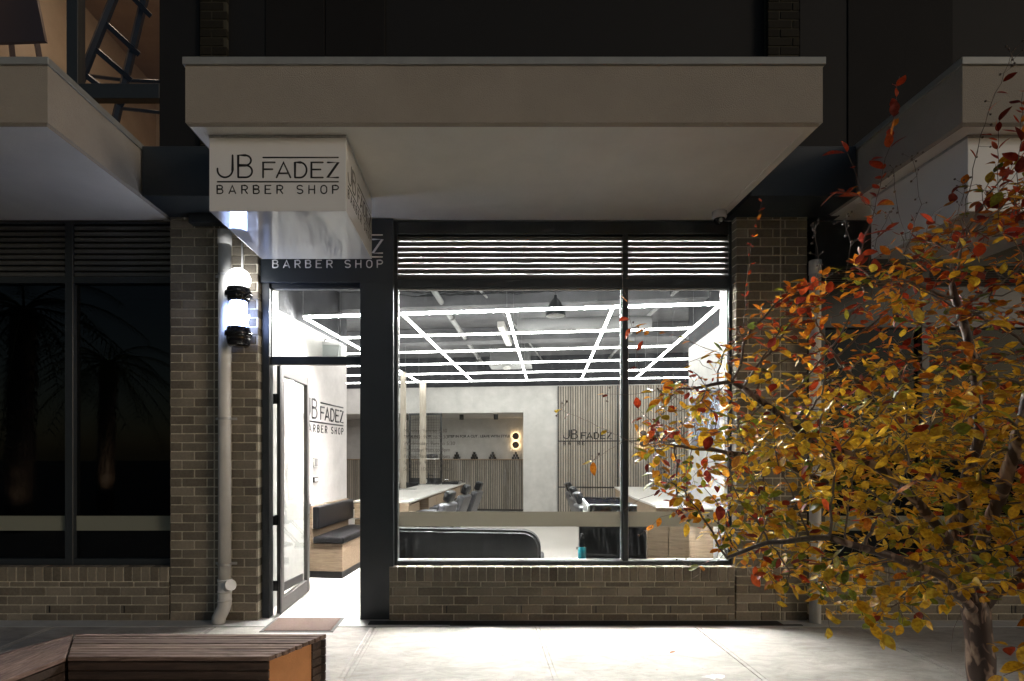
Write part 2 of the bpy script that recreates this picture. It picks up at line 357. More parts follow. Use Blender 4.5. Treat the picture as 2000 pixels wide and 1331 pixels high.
def logo(name, M, s, m, parent, st=8.0, skip='', depth=.25, lines=(1, 1)):
    """M maps (x right, y up, z out of the wall) to the scene; the mark is 1084 units wide, s metres per unit; origin at its lower left."""
    mb = MB(M @ Matrix.Diagonal((1, 1, depth, 1)))
    def stroke(pts, r):
        mb.tube([(x, y, 0) for x, y in pts], r, 8)
        for e in (pts[0], pts[-1]): mb.ball((e[0], e[1], 0), r*1.0, 5)
    for ch, x, yb, w, h, k in LOGO:
        if ch in skip: continue
        for g in glyph(ch, w*s, h*s): stroke([((x-112)*s + px, (595-yb)*s + py) for px, py in g], st*s*k)
    if lines[0]: stroke([((523-112)*s, (595-273)*s), ((1195-112)*s, (595-273)*s)], st*s*.8)
    if lines[1]: stroke([((115-112)*s, (595-490)*s), ((1195-112)*s, (595-490)*s)], st*s*.8)
    return mb.build(name, m, parent)
def text(name, s, size, M, m, parent=None, extrude=.001, spacing=1.0, offset=0.0, align='LEFT'):
    c = bpy.data.curves.new(name, 'FONT'); c.body = s; c.size = size; c.extrude = extrude; c.space_character = spacing; c.offset = offset; c.align_x = align
    o = bpy.data.objects.new(name, c); link(o); dg = bpy.context.evaluated_depsgraph_get(); dg.update()
    me = bpy.data.meshes.new_from_object(o.evaluated_get(dg)); bpy.data.objects.remove(o)
    if parent is not None:
        r = parent
        while r.parent is not None: r = r.parent
        M = MW[r.name].inverted() @ M
    me.transform(M); me.name = name; me.materials.clear(); me.materials.append(m)
    o = bpy.data.objects.new(name, me); link(o)
    if parent is not None: o.parent = parent
    return o
def face_M(o, xd, yd):        # frame: origin, x direction, y direction
    x = Vector(xd).normalized(); y = Vector(yd).normalized(); z = x.cross(y)
    m = Matrix((x, y, z)).transposed().to_4x4(); m.translation = Vector(o); return m

# ------------------------------------------------------------------ ground
mb = MB(); mb.face([(-150, -150, -.16), (150, -150, -.16), (150, 150, -.16), (-150, 150, -.16)])
g = mb.build('ground', M_asph); g['kind'] = 'structure'
def slab(mb, x0, x1, y0, y1, z=0.0, edge=.034, gap=.006, drop=.004):
    x0 += gap; x1 -= gap; y0 += gap; y1 -= gap; e = edge
    def ring(a, zz): return [mb.v((x0+a, y0+a, zz)), mb.v((x1-a, y0+a, zz)), mb.v((x1-a, y1-a, zz)), mb.v((x0+a, y1-a, zz))]
    rs = [ring(0, z-.03), ring(0, z-.006), ring(.005, z-drop), ring(e-.004, z-drop*1.0), ring(e, z)]
    for a, b in zip(rs, rs[1:]):
        for j in range(4): mb.bm.faces.new([a[j], a[(j+1) % 4], b[(j+1) % 4], b[j]])
    mb.bm.faces.new(rs[-1])
mb = MB(); xs = [-.949 + 1.487*i for i in range(-7, 9)]
ys = [-.19, -2.6, -5.0, -7.4]
for a, b in zip(xs, xs[1:]):
    for c, e in zip(ys[1:], ys): slab(mb, a, b, c, e)
mb.box((xs[0], ys[-1], -.15), (xs[-1], -.19, -.012))
pv = mb.build('pavement', M_conc); pv['kind'] = 'structure'
mb = MB(); mb.box((-12, -.186, -.15), (12, .02, -.003)); o = mb.build('threshold_strip', M_strip2); o['kind'] = 'structure'

# ------------------------------------------------------------------ brickwork
def bricks(mb, x0, x1, z0, z1, Y, off=0.0, L=.230, H=.076, J=.010, dep=.05, vjoint=None):
    n = 0; z = z0
    while z < z1 - .02:
        h = min(H, z1 - z)
        x = x0 - (.0 if (n % 2 == 0) else (L+J)/2) + off
        while x < x1:
            a, b = max(x, x0), min(x + L, x1)
            if vjoint and a < vjoint < b:
                segs = [(a, vjoint-.006), (vjoint+.006, b)]
            else: segs = [(a, b)]
            for a_, b_ in segs:
                if b_ - a_ > .03:
                    j = rnd.uniform(-.0018, .0018)
                    mb.bbox((a_ + rnd.uniform(0, .002), Y + j, z + rnd.uniform(-.001, .001)), (b_ - rnd.uniform(0, .002), Y + dep, z + h + rnd.uniform(-.001, .001)), .0035, 1)
            x += L + J
        z += H + J; n += 1
def soldier(mb, x0, x1, z0, z1, Y, W_=.076, J=.010, dep=.105):
    x = x0
    while x < x1 - .02:
        b = min(x + W_, x1); mb.bbox((x, Y + rnd.uniform(-.002, .002), z0), (b, Y + dep, z1 + rnd.uniform(-.001, .001)), .0035, 1); x += W_ + J

YB = 0.0; YF = 0.10                      # brick face, window frame face
SILL = fz(1108)
PIER = (fx(332), fx(504)); DOORL = fx(512, YF); DOORR = fx(703, .02); POSTR = fx(768, .02)
WR = fx(1424, YF); PIER2 = (fx(1438), fx(1577)); PTOP = fz(415)
SOF = 3.893                              # soffit height
shop = thing('barber_shop', 'lit barber shop with charcoal frames, brick piers and white fascia lettering', 'building', (0, 0, 0))
nleft = thing('shop_unit', 'dark unlit shop with two tall black windows, left of the barber pole', 'building', (-5, 0, 0))
nright = thing('shop_unit', 'dark shop front mostly hidden behind the autumn tree', 'building', (5, 0, 0))
upper = thing('upper_storey', 'dark upper storey with black cladding, grey panels and one dimly lit window', 'building', (0, .1, 4.3))

# left pier with control joint
def pier(x0, x1, z0, z1, vj, parent, name='brick_pier', side=True):
    mb = MB(); bricks(mb, x0, x1, z0, z1, YB, vjoint=vj, dep=.105)
    o = mb.build(name, M_brick, parent)
    mb = MB(); mb.box((x0+.004, YB+.007, z0-.02), (x1-.003, YB+.30, z1+.02)); q = mb.build('mortar', M_mortar, o); return o
pier(PIER[0], PIER[1], .0, PTOP, fx(418), shop)
pier(PIER2[0], PIER2[1], .0, fz(421), fx(1525), shop)
# dado walls
def dado(x0, x1, parent, off):
    zc = [0.0]
    mb = MB(); soldier(mb, x0, x1, SILL-.137, SILL, YB)
    bricks(mb, x0, x1, SILL-.137-.052, SILL-.137-.010, YB, off=-.07, H=.042, dep=.09)
    top = SILL-.137-.052-.010; z = top - .076; n = 0
    while z > -.09:
        lo = max(z, .0); x = x0 - (.09 if n % 2 else .20)
        while x < x1:
            a, b = max(x, x0), min(x+.23, x1)
            if b - a > .03 and z+.076-lo > .02: mb.bbox((a, YB+rnd.uniform(-.0018, .0018), lo), (b, YB+.09, z+.076), .0035, 1)
            x += .24
        z -= .086; n += 1
    o = mb.build('brick_dado', M_brick, parent)
    mb = MB(); mb.box((x0+.003, YB+.007, -.02), (x1-.003, YB+.095, SILL-.006)); mb.build('mortar', M_mortar, o)
    mb = MB()                                                         # weep holes: open perpends in the second course
    zz = top - .086*2
    x = x0 + .55
    while x < x1:
        q = MB(); q.box((x, YB-.003, zz-.076+.005), (x+.011, YB+.004, zz-.002)); q.build('weep_hole', M_black, o); x += .72
    return o
dado(fx(760), PIER2[0]-.012, shop, 0)
dado(-9.0, PIER[0]-.012, nleft, 0)
dado(PIER2[1]+.012, 9.0, nright, 0)

# ------------------------------------------------------------------ windows
def rect_frame(mb, x0, x1, z0, z1, Y, t, dep=.06, bev=.003, tb=None):
    tb = tb or t
    mb.bbox((x0, Y, z0), (x0+t, Y+dep, z1), bev, 1); mb.bbox((x1-t, Y, z0), (x1, Y+dep, z1), bev, 1)
    mb.bbox((x0+t, Y+.002, z0), (x1-t, Y+dep-.002, z0+tb), bev, 1); mb.bbox((x0+t, Y+.002, z1-t), (x1-t, Y+dep-.002, z1), bev, 1)
def louvre(parent, x0, x1, z0, z1, n, Y, backing):
    mb = MB(); p = (z1-z0)/n
    for i in range(n):
        z = z0 + p*i
        mb.prism([(x0, Y+.012, z+.004), (x0, Y+.020, z+.002), (x0, Y+.062, z+p*1.0), (x0, Y+.052, z+p*1.10), (x0, Y+.006, z+p*.62)], (x1-x0, 0, 0))
    o = mb.build('louvre', M_louvre, parent)
    mb = MB(); mb.face([(x0-.01, Y+.09, z0-.01), (x1+.01, Y+.09, z0-.01), (x1+.01, Y+.09, z1+.01), (x0-.01, Y+.09, z1+.01)]); mb.build('louvre_backing', backing, o)
    return o
def pane(parent, x0, x1, z0, z1, Y, m, name='glass'):
    mb = MB(); mb.box((x0, Y, z0), (x1, Y+.006, z1)); return mb.build(name, m, parent)

# shop window: frame from px 768..1436, glass 776..1216 / 1226..1424
zb, zt = fz(1096, YF), fz(563, YF); lb, lt = fz(545, YF), fz(458, YF)
x0, xm0, xm1, x1 = fx(776, YF), fx(1216, YF), fx(1227, YF), fx(1424, YF)
win = MB()
win.bbox((fx(767, YF), YF, fz(1107, YF)), (x0, YF+.10, SOF), .003, 1)
win.bbox((x1, YF, fz(1107, YF)), (PIER2[0]+.06, YF+.10, SOF), .003, 1)
win.bbox((x0, YF-.004, fz(1107, YF)), (x1, YF+.10, zb), .003, 1)
win.bbox((x0, YF-.002, zt), (x1, YF+.10, lb), .003, 1)
win.bbox((x0, YF+.002, lt), (x1, YF+.10, SOF), .003, 1)
win.bbox((xm0, YF-.001, zb), (xm1, YF+.10, zt), .003, 1)
win.bbox((xm0, YF, lb), (xm1, YF+.08, lt), .003, 1)
wobj = win.build('window_frame', M_frame, shop)
mb = MB()                                                              # glazing beads: thin bright aluminium line round each pane
for a, b in ((x0, xm0), (xm1, x1)):
    for q in (((a, zb), (a+.010, zt)), ((b-.010, zb), (b, zt)), ((a+.01, zb), (b-.01, zb+.010)), ((a+.01, zt-.010), (b-.01, zt))):
        mb.box((q[0][0], YF+.030, q[0][1]), (q[1][0], YF+.060, q[1][1]))
mb.build('glazing_bead', M_alu, wobj)
for a, b in ((x0+.01, xm0-.01), (xm1+.01, x1-.01)):
    gobj = pane(shop, a, b, zb+.008, zt-.008, YF+.045, M_glass, 'window_glass')
    mb = MB(); mb.box((a+.001, YF+.0415, fz(1030, YF)), (b-.001, YF+.0435, fz(1000.5, YF))); mb.build('frosted_band', M_film, gobj)
    if a < 0:
        for i, s in enumerate(('Monday: 9am to 5:30', 'Tuesday: 9am to 5:30', 'Wednesday: 9am to 5:30', 'Thursday: 9am to 8pm', 'Friday: 9am to 6:30pm', 'Saturday: 9am to 5pm', 'Sunday: 10am to 4:30pm')):
            text('opening_hours', s, .0505, face_M((fx(787, YF), YF+.0438, fz(844.5+12.55*i, YF)), (1, 0, 0), (0, 0, 1)), M_hours, gobj, .0004)
louvre(shop, x0+.002, xm0-.002, lb+.002, lt-.002, 8, YF+.005, M_poly)
louvre(shop, xm1+.002, x1-.002, lb+.002, lt-.002, 8, YF+.005, M_poly)
mb = MB(); mb.box((fx(1000, YF)-.004, YF+.062, lb), (fx(1000, YF)+.004, YF+.082, lt)); mb.build('louvre_bracket', M_frame, shop)

# left neighbour windows
def dark_window(parent, xs_, zb_, zt_, lb_, lt_, top, film):
    mb = MB()
    X0, X1 = xs_[0][0], xs_[-1][1]
    mb.bbox((X0-.1, YF+.002, zb_-.06), (X1+.012, YF+.09, zb_), .003, 1)
    mb.bbox((X0-.1, YF+.002, zt_), (X1+.012, YF+.09, lb_), .003, 1)
    mb.bbox((X0-.1, YF+.002, lt_), (X1+.012, YF+.09, top), .003, 1)
    mb.bbox((X0-.1, YF, zb_-.06), (X0, YF+.09, top), .003, 1)
    for (a, b), (c, e) in zip(xs_, xs_[1:]): mb.bbox((b, YF-.004, zb_-.06), (c, YF+.09, top), .003, 1)
    o = mb.build('window_frame', M_frame, parent)
    for a, b in xs_:
        gg = pane(parent, a, b, zb_, zt_, YF+.05, M_dglass, 'window_glass')
        mb = MB(); mb.box((a, YF+.0455, fz(1038, YF)), (b, YF+.048, fz(1009, YF))); mb.build('frosted_band', film, gg)
        louvre(parent, a+.002, b-.002, lb_+.002, lt_-.002, 9, YF+.005, M_upper)
M_film2 = filmmat('grey_film', (.44, .46, .38), .97)
LX = [(-8.6, -6.6), (-6.5, fx(-190, YF)), (fx(-180, YF), fx(127, YF)), (fx(143, YF), PIER[0]-.01)]
dark_window(nleft, LX, fz(1092, YF), fz(553, YF), fz(540, YF), fz(437, YF), SOF, M_film2)
RX = [(fx(1612, YF), fx(1800, YF)), (fx(1815, YF), fx(2060, YF)), (fx(2075, YF), 8.5)]
dark_window(nright, RX, fz(1092, YF), fz(640, YF), fz(560, YF), fz(520, YF), SOF, M_film2)
for par, a, b, dd_ in ((nleft, -8.9, PIER[0]+.1, 2.9), (nright, 3.50, 8.9, 2.5)):
    mb = MB(); mb.box((a, .25, -.02), (b, dd_, .02)); mb.box((a, .22, SOF), (b, dd_, SOF+.05))
    mb.box((a, dd_, 0), (b, dd_+.1, SOF)); mb.box((a-.1, .22, 0), (a, dd_+.1, SOF)); mb.box((b, .22, 0), (b+.05, dd_+.1, SOF)); mb.build('dark_room', M_dwall, par)

# fascia over the door, door frame, wide post
FY = .04
mb = MB(); mb.bbox((PIER[1]+.006, FY, fz(552, FY)), (fx(768, FY), FY+.12, SOF), .003, 1); fas = mb.build('fascia', M_frame, shop)
s_ = (fx(747, FY)-fx(533, FY))/1084
logo('fascia_lettering', face_M((fx(533, FY), FY-.001, fz(523, FY)), (1, 0, 0), (0, 0, 1)), s_, M_wtext, fas, st=8.2)
mb = MB(); zf0, zf1 = fz(1203, YF), fz(552, YF)
mb.bbox((PIER[1]+.01, YF-.03, 0), (fx(528, YF), YF+.08, fz(552, YF)), .003, 1)
mb.bbox((fx(528, YF), YF+.0, fz(563, YF)), (DOORR, YF+.08, fz(552, YF)), .003, 1)
mb.bbox((fx(528, YF), YF-.003, fz(712, YF)), (DOORR, YF+.08, fz(697, YF)), .003, 1)
df = mb.build('door_frame', M_frame, shop)
mb = MB(); 
for q in ((fx(528, YF), fz(697, YF), fx(528, YF)+.008, fz(563, YF)), (DOORR-.008, fz(697, YF), DOORR, fz(563, YF)), (fx(528, YF), fz(697, YF), DOORR, fz(697, YF)+.007), (fx(528, YF), fz(563, YF)-.007, DOORR, fz(563, YF))):
    mb.box((q[0], YF+.03, q[1]), (q[2], YF+.06, q[3]))
mb.build('glazing_bead', M_alu, df)
pane(shop, fx(528, YF)+.004, DOORR-.004, fz(697, YF)+.004, fz(563, YF)-.004, YF+.04, M_glass, 'transom_glass')
mb = MB(); mb.bbox((DOORR, .02, 0), (POSTR, .24, fz(551, .02)), .006, 2); mb.build('steel_post', M_frame, shop)
# open door: hinged at left, swung into the shop
hx = fx(537, YF)
door = MB(); DL = .94; t = .045; zt_ = fz(713, YF); st = .085
dx0 = hx; dy0 = YF+.05; 
def dbox(b, y0, y1, z0, z1, tt=t, o=0.0): b.bbox((dx0-o, dy0+y0, z0), (dx0+tt+o, dy0+y1, z1), .003, 1)
dbox(door, 0, st, .02, zt_); dbox(door, DL-st, DL, .02, zt_); dbox(door, st, DL-st, .02, .16, t-.002); dbox(door, st, DL-st, zt_-.09, zt_, t-.002)
dobj = door.build('door', M_frame2, shop)
mb = MB(); mb.box((dx0+.02, dy0+st-.005, .155), (dx0+.026, dy0+DL-st+.005, zt_-.085)); mb.build('door_glass', M_glass, dobj)
mb = MB(); mb.box((dx0+.012, dy0+st, .16), (dx0+.0125+.004, dy0+DL-st, .17)); mb.box((dx0+t, dy0-.045, .02), (dx0+t+.004, dy0-.001, zt_)); mb.build('door_seal', M_black, dobj)
for z in (.30, .95, 2.15):
    mb = MB(); mb.tube([(dx0-.004, dy0-.012, z-.05), (dx0-.004, dy0-.012, z+.05)], .010, 10); mb.bbox((dx0-.03, dy0-.020, z-.05), (dx0+.02, dy0-.014, z+.05), .001, 1); mb.build('hinge', M_black, dobj)
mb = MB(); mb.bbox((dx0+t, dy0+DL-.06, .92), (dx0+t+.008, dy0+DL-.03, 1.10), .002, 1); mb.tube([(dx0+t+.004, dy0+DL-.045, 1.02), (dx0+t+.05, dy0+DL-.045, 1.02), (dx0+t+.055, dy0+DL-.16, 1.02)], .009, 8)
mb.build('handle', M_steel, dobj)
mb = MB(); mb.box((dx0+.008, dy0+DL, 1.12), (dx0+.036, dy0+DL+.003, 1.42)); mb.build('lock_plate', M_black, dobj)

# ------------------------------------------------------------------ canopies, beams, upper storey
def canopy(parent, x0, x1, label=None):
    yf = -1.50; zb_, zt_ = 3.911, 4.312; ch = .022; z_s = SOF
    prof = [(0, yf, zb_), (0, yf, zt_), (0, .095, zt_), (0, .095, z_s), (0, yf+ch, z_s)]
    mb = MB()
    a = [Vector((x0, p[1], p[2])) for p in prof]
    # body: front and sides chamfered at the bottom edge
    def q(*pts, mi=0): mb.face(pts, mi)
    F0, F1 = yf, yf+ch
    q((x0, F0, zb_), (x1, F0, zb_), (x1, F0, zt_), (x0, F0, zt_))
    q((x0, F0, zt_), (x1, F0, zt_), (x1, .095, zt_), (x0, .095, zt_))
    q((x0, F0, zb_), (x0, .095, zb_), (x0, .095, zt_), (x0, F0, zt_))
    q((x1, F0, zb_), (x1, .095, zb_), (x1, .095, zt_), (x1, F0, zt_))
    q((x0, F0, zb_), (x1, F0, zb_), (x1-ch, F1, z_s), (x0+ch, F1, z_s))
    q((x0, F0, zb_), (x0, .095, zb_), (x0+ch, .095, z_s), (x0+ch, F1, z_s))
    q((x1, F0, zb_), (x1, .095, zb_), (x1-ch, .095, z_s), (x1-ch, F1, z_s))
    # soffit border, drip groove and main field
    b1, b2 = .085, .100
    def ringq(i0, z0, i1, z1):
        q((x0+i0, yf+i0, z0), (x1-i0, yf+i0, z0), (x1-i1, yf+i1, z1), (x0+i1, yf+i1, z1), mi=1)
        q((x0+i0, yf+i0, z0), (x0+i1, yf+i1, z1), (x0+i1, .095, z1), (x0+i0, .095, z0), mi=1)
        q((x1-i0, yf+i0, z0), (x1-i1, yf+i1, z1), (x1-i1, .095, z1), (x1-i0, .095, z0), mi=1)
    ringq(ch, z_s, b1, z_s); ringq(b1, z_s, b1+.002, z_s+.008); ringq(b1+.002, z_s+.008, b2, z_s+.008)
    q((x0+b2, yf+b2, z_s+.008), (x1-b2, yf+b2, z_s+.008), (x1-b2, .095, z_s+.008), (x0+b2, .095, z_s+.008), mi=1)
    bmesh.ops.remove_doubles(mb.bm, verts=mb.bm.verts, dist=1e-5)
    o = mb.build('canopy', [M_render, M_soffit], parent)
    mb = MB(); e = .015
    mb.bbox((x0-e, yf-e, zt_-.004), (x1+e, .09, zt_+.048), .003, 1); mb.build('cap_flashing', M_cap, o)
    return o
CX0, CX1 = fx(362, -1.5), fx(1607, -1.5)
LXR = fx(93, -1.5); RXL = fx(1880, -1.5)
canopy(shop, CX0, CX1); canopy(nleft, -9.0, LXR); canopy(nright, RXL, 9.0)
def one(name, m, par, *boxes, bev=.004):
    for a, b in boxes:
        q = MB(); q.bbox(a, b, bev, 1); q.build(name, m, par)
one('lintel_beam', M_frame, upper, ((LXR+.02, -.44, SOF-.002), (CX0-.02, .09, 4.333)), ((CX1+.02, -.44, SOF-.002), (RXL-.02, .09, 4.333)))
one('pier_capping', M_frame, upper, ((fx(378), -.10, PTOP-.14), (PIER[1]+.0, .0-.004, SOF-.004)), ((PIER[0]-.01, -.02, PTOP+.004), (PIER[1], .09, SOF-.003)), ((PIER2[0]+.02, -.02, fz(421)+.004), (PIER2[1]+.3, .09, SOF-.003)))
# cladding above: Y = .05
UY = .05; uz = 4.30; UT = 9.5
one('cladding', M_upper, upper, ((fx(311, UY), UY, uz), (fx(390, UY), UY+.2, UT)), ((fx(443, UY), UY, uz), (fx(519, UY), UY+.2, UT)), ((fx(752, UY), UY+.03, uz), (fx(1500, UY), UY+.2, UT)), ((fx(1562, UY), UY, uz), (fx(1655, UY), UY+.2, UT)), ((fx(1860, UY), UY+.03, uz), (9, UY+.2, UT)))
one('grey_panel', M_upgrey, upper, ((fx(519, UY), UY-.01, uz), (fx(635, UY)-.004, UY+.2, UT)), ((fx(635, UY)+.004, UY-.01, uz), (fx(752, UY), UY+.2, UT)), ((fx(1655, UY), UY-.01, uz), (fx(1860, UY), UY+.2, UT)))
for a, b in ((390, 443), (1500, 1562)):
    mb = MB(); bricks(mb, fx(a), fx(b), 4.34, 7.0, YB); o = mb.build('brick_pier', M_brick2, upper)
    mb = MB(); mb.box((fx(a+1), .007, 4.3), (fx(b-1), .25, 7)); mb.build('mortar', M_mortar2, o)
# upstairs window, with a dimly lit room
wx0, wx1 = fx(-200, UY), fx(311, UY)
mb = MB(); mb.bbox((fx(131, UY), UY-.01, uz), (fx(153, UY), UY+.10, UT), .003, 1); mb.bbox((fx(153, UY), UY, fz(192, UY)), (wx1, UY+.09, fz(163, UY)), .003, 1)
mb.bbox((wx0, UY, 4.3), (wx1, UY+.08, 4.5), .003, 1); mb.box((-9, UY, uz), (wx0, UY+.2, UT)); mb.build('window_frame', M_frame, upper)
pane(upper, wx0, wx1, 4.5, UT, UY+.05, M_clear, 'window_glass')
M_warmw = pmat('plaster_beige', (.42, .33, .23), .8, noise_s=2.5, var=.12)
mb = MB(); mb.box((wx0-.05, .3, 4.28), (wx1+.8, 4.5, 4.32)); mb.box((wx0-.05, 4.5, 4.3), (wx1+.8, 4.6, 8.2)); mb.box((wx0-.1, .3, 4.3), (wx0-.05, 4.5, 8.2)); mb.box((wx1+.8, .3, 4.3), (wx1+.85, 4.5, 8.2)); mb.box((wx0-.05, .3, 8.1), (wx1+.8, 4.5, 8.2))
mb.build('upstairs_room', M_warmw, upper)
mb = MB(); mb.box((wx1+.2, 1.2, 4.32), (wx1+.5, 1.5, 5.7)); mb.build('room_column', M_warmw, upper)
lm = thing('upstairs_lamp', 'warm ceiling lamp in the room behind the upper window', 'lamp', (-3.9, 1.4, 8.0))
mb = MB(); mb.lathe([(0, 0), (.22, 0), (.22, .06), (0, .06)], (-3.9, 1.4, 8.02)); mb.build('lamp_disc', M_room, lm)
M_room.node_tree.nodes['Emission'].inputs[1].default_value = 40.0
# step ladder behind the upper window
YL = .55
lad = thing('step_ladder', 'black step ladder standing behind the dimly lit upper window', 'ladder', (fx(200, YL), YL, 4.33))
def lp(px, py, Y=YL): return Vector((fx(px, Y), Y, fz(py, Y)))
mb = MB(); M_ladder = M_black
mb.tube([lp(120, 250), lp(245, -60)], .043, 6, smooth=False); mb.build('rail', M_ladder, lad)
mb = MB(); mb.tube([lp(215, 280, YL+.25), lp(296, -60, YL+.25)], .043, 6, smooth=False); mb.build('rail', M_ladder, lad)
for y in (-30, 45, 95, 145):
    mb = MB(); a = lp(205-(y-45)*.40, y); b = lp(272-(y-45)*.30, y+62, YL+.25); mb.tube([a, b], .036, 4, smooth=False); mb.build('rung', M_ladder, lad)
mb = MB(); mb.tube([lp(170, 148, 1.3), lp(250, 158, 1.3), lp(330, 160, 1.3)], .02, 6); mb.tube([lp(235, 212, 1.3), lp(330, 222, 1.3)], .02, 6); mb.build('brace', M_ladder, lad)
tb = thing('table', 'dark brown table at the corner of the dimly lit upper window', 'table', (fx(30, .8), .8, 4.33))
M_brown = pmat('dark_walnut', (.06, .03, .016), .5)
mb = MB(); mb.prism([lp(-120, 88, .8), lp(88, 80, .8), lp(60, -60, .8), lp(-120, -60, .8)], (0, .04, 0)); mb.build('table_top', M_brown, tb)
for a, b in ((22, 34), (72, 92)):
    mb = MB(); mb.tube([lp(a, 84, 1.0), lp(b, 200, 1.0)], .035, 4, smooth=False); mb.build('leg', M_brown, tb)

# ------------------------------------------------------------------ the shop room (room coordinates u, w, z)
UL = -2.40; UR = 2.86; WB = 8.25
wl_end = ru(677, 800, UL)[1]; wr_end = ru(1345, 900, UR)[1]
print('wall ends', wl_end, wr_end)
ULL, URR = -4.9, 5.0; CEIL = 4.0; LZ = 3.30
hx0, hx1 = rw(690, 806, WB)[0]-1.0, rw(1022, 806, WB)[0]; hz = rw(1000, 806, WB)[2]
WA = rz(1000, 1000, 0)[1] if False else 10.4                              # rear of the alcove
def rb(mb, a, b): mb.box(a, b); return mb
mb = MB(ROOM)
mb.box((ULL-.3, .62, -.10), (URR+.3, WA+.2, .0)); mb.build('shop_floor', M_floor, shop)
mb = MB(); mb.box((PIER[1]-.25, .245, -.10), (PIER2[0]+.25, 1.0, -.002)); mb.box((DOORL, .02, -.10), (DOORR, .25, -.001)); mb.build('shop_floor', M_floor, shop)
class Walls:
    def __init__(s, nm, m): s.nm = nm; s.m = m
    def box(s, a, b): q = MB(ROOM); q.box(a, b); q.build(s.nm, s.m, shop)
mb = Walls('interior_wall', M_micro); m2 = Walls('upper_wall', M_dwall); WT = LZ-.04
for z0, z1, b in ((0, WT, mb), (WT, CEIL, m2)):
    b.box((UL-.12, .25, z0), (UL, wl_end, z1)); b.box((UR, .70, z0), (UR+.12, wr_end, z1))
    b.box((ULL, wl_end-.12, z0), (UL-.12, wl_end, z1)); b.box((UR+.12, wr_end-.12, z0), (URR, wr_end, z1))
    b.box((ULL-.1, wl_end, z0), (ULL, WB, z1)); b.box((URR, wr_end, z0), (URR+.1, WB, z1))
for b, z0, z1 in ((mb, hz, WT),): b.box((hx0, WB, z0), (hx1, WB+.12, z1))
mb.box((hx1, WB, 0), (URR, WB+.12, WT)); mb.box((ULL-.1, WB, 0), (hx0, WB+.12, WT)); m2.box((ULL, WB+.05, WT), (URR, WB+.17, CEIL))
mb.box((hx0-.1, WA, 0), (hx1+.1, WA+.1, hz+.4)); mb.box((hx1, WB+.12, 0), (hx1+.1, WA, hz+.4)); mb.box((hx0-.1, WB+.12, 0), (hx0, WA, hz+.4))
AC = hz
mb.box((hx0, WB+.12, AC), (hx1, WA, AC+.1))
mb = MB(ROOM); mb.prism([(ULL-.2, -.30, CEIL), (URR+.2, .97, CEIL), (URR+.2, WB+.3, CEIL), (ULL-.2, WB+.3, CEIL)], (0, 0, .12)); mb.build('ceiling', M_ceil, shop)
w_ = Walls('skirting', M_black); w_.box((UL, .3, 0), (UL+.012, 1.36, .10)); w_.box((UR-.012, .72, 0), (UR, wr_end, .10))
# side returns of the shop front inside
one('front_return', M_micro, shop, ((PIER[1]-.30, .11, 0), (PIER[1]+.0, .55, CEIL-.01)), ((PIER2[0]+.10, .25, 0), (PIER2[0]+.4, .6, CEIL-.01)), ((PIER[1]+.01, .215, SOF), (PIER2[0]+.09, .3, CEIL-.01)))

# LED grid: rows and columns measured from the photograph
grid = rthing('light_grid', 'white LED light grid hanging from the black ceiling across the shop', 'light grid', (0, 1.2, LZ))
RW = [1.23 + 1.245*i for i in range(6)]
CU_ = [rw(p, 600, RW[0])[0] for p in (592, 785, 990, 1198, 1410)]
print('cols', CU_)
r_ = .0135
def led(a, b, m=None):
    mb = MB(ROOM); a = Vector(a); b = Vector(b)
    L = Matrix.Translation(a) @ (b-a).to_track_quat('X', 'Z').to_matrix().to_4x4(); n = (b-a).length
    mb.box((.02, -r_, -r_), (n-.02, r_, r_*.6), L); o = mb.build('led_tube', m or M_led, grid)
    mb = MB(ROOM); mb.box((0, -r_*1.1, r_*.65), (n, r_*1.1, r_*1.6), L); mb.build('led_channel', M_alu, o)
for i, w in enumerate(RW):
    a = CU_[0] if w < wl_end else ULL+.15; b = CU_[4] if w < wr_end else URR-.15
    led((a, w, LZ), (b, w, LZ), M_ledf if i == 0 else M_led)
for u in CU_: led((u, RW[0]+.02, LZ+.002), (u, RW[-1], LZ+.002))
for i in range(6):
    for u in CU_[::2]:
        mb = MB(ROOM); mb.tube([(u, RW[i], LZ+.03), (u, RW[i], CEIL)], .0022, 4); mb.build('suspension_wire', M_alu, grid)

# services under the ceiling
def rp(px, py, z): return Vector(rz(px, py, z))
def svc(name, label, cat, pts, r, m, n=10, group=None):
    t = rthing(name, label, cat, (pts[0][0], pts[0][1], pts[0][2])); mb = MB(ROOM); mb.tube(pts, r, n); mb.build('pipe_run' if 'pipe' in name else 'run', m, t); return t
M_pc = pmat('service_paint', (.42, .42, .42), .5)
pts = [rp(838, 552, 3.8), rp(880, 620, 3.8), rp(950, 722, 3.8)]
t = svc('sprinkler_pipe', 'pale grey pipe running diagonally under the shop ceiling', 'pipe', pts, .04, M_pc)
mb = MB(ROOM); 
for k in (.25, .5, .75):
    p = pts[0].lerp(pts[2], k); mb.tube([p + Vector((0, -.03, 0)), p + Vector((0, .03, 0))], .055, 10)
mb.build('pipe_clamp', M_steel, t)
p0, p1 = rp(1010, 636, 3.6), rp(1205, 633, 3.6)
t = svc('air_duct', 'round grey air duct running across under the shop ceiling', 'duct', [p0, p1 + Vector((.5, 0, 0))], .11, M_pc, 16)
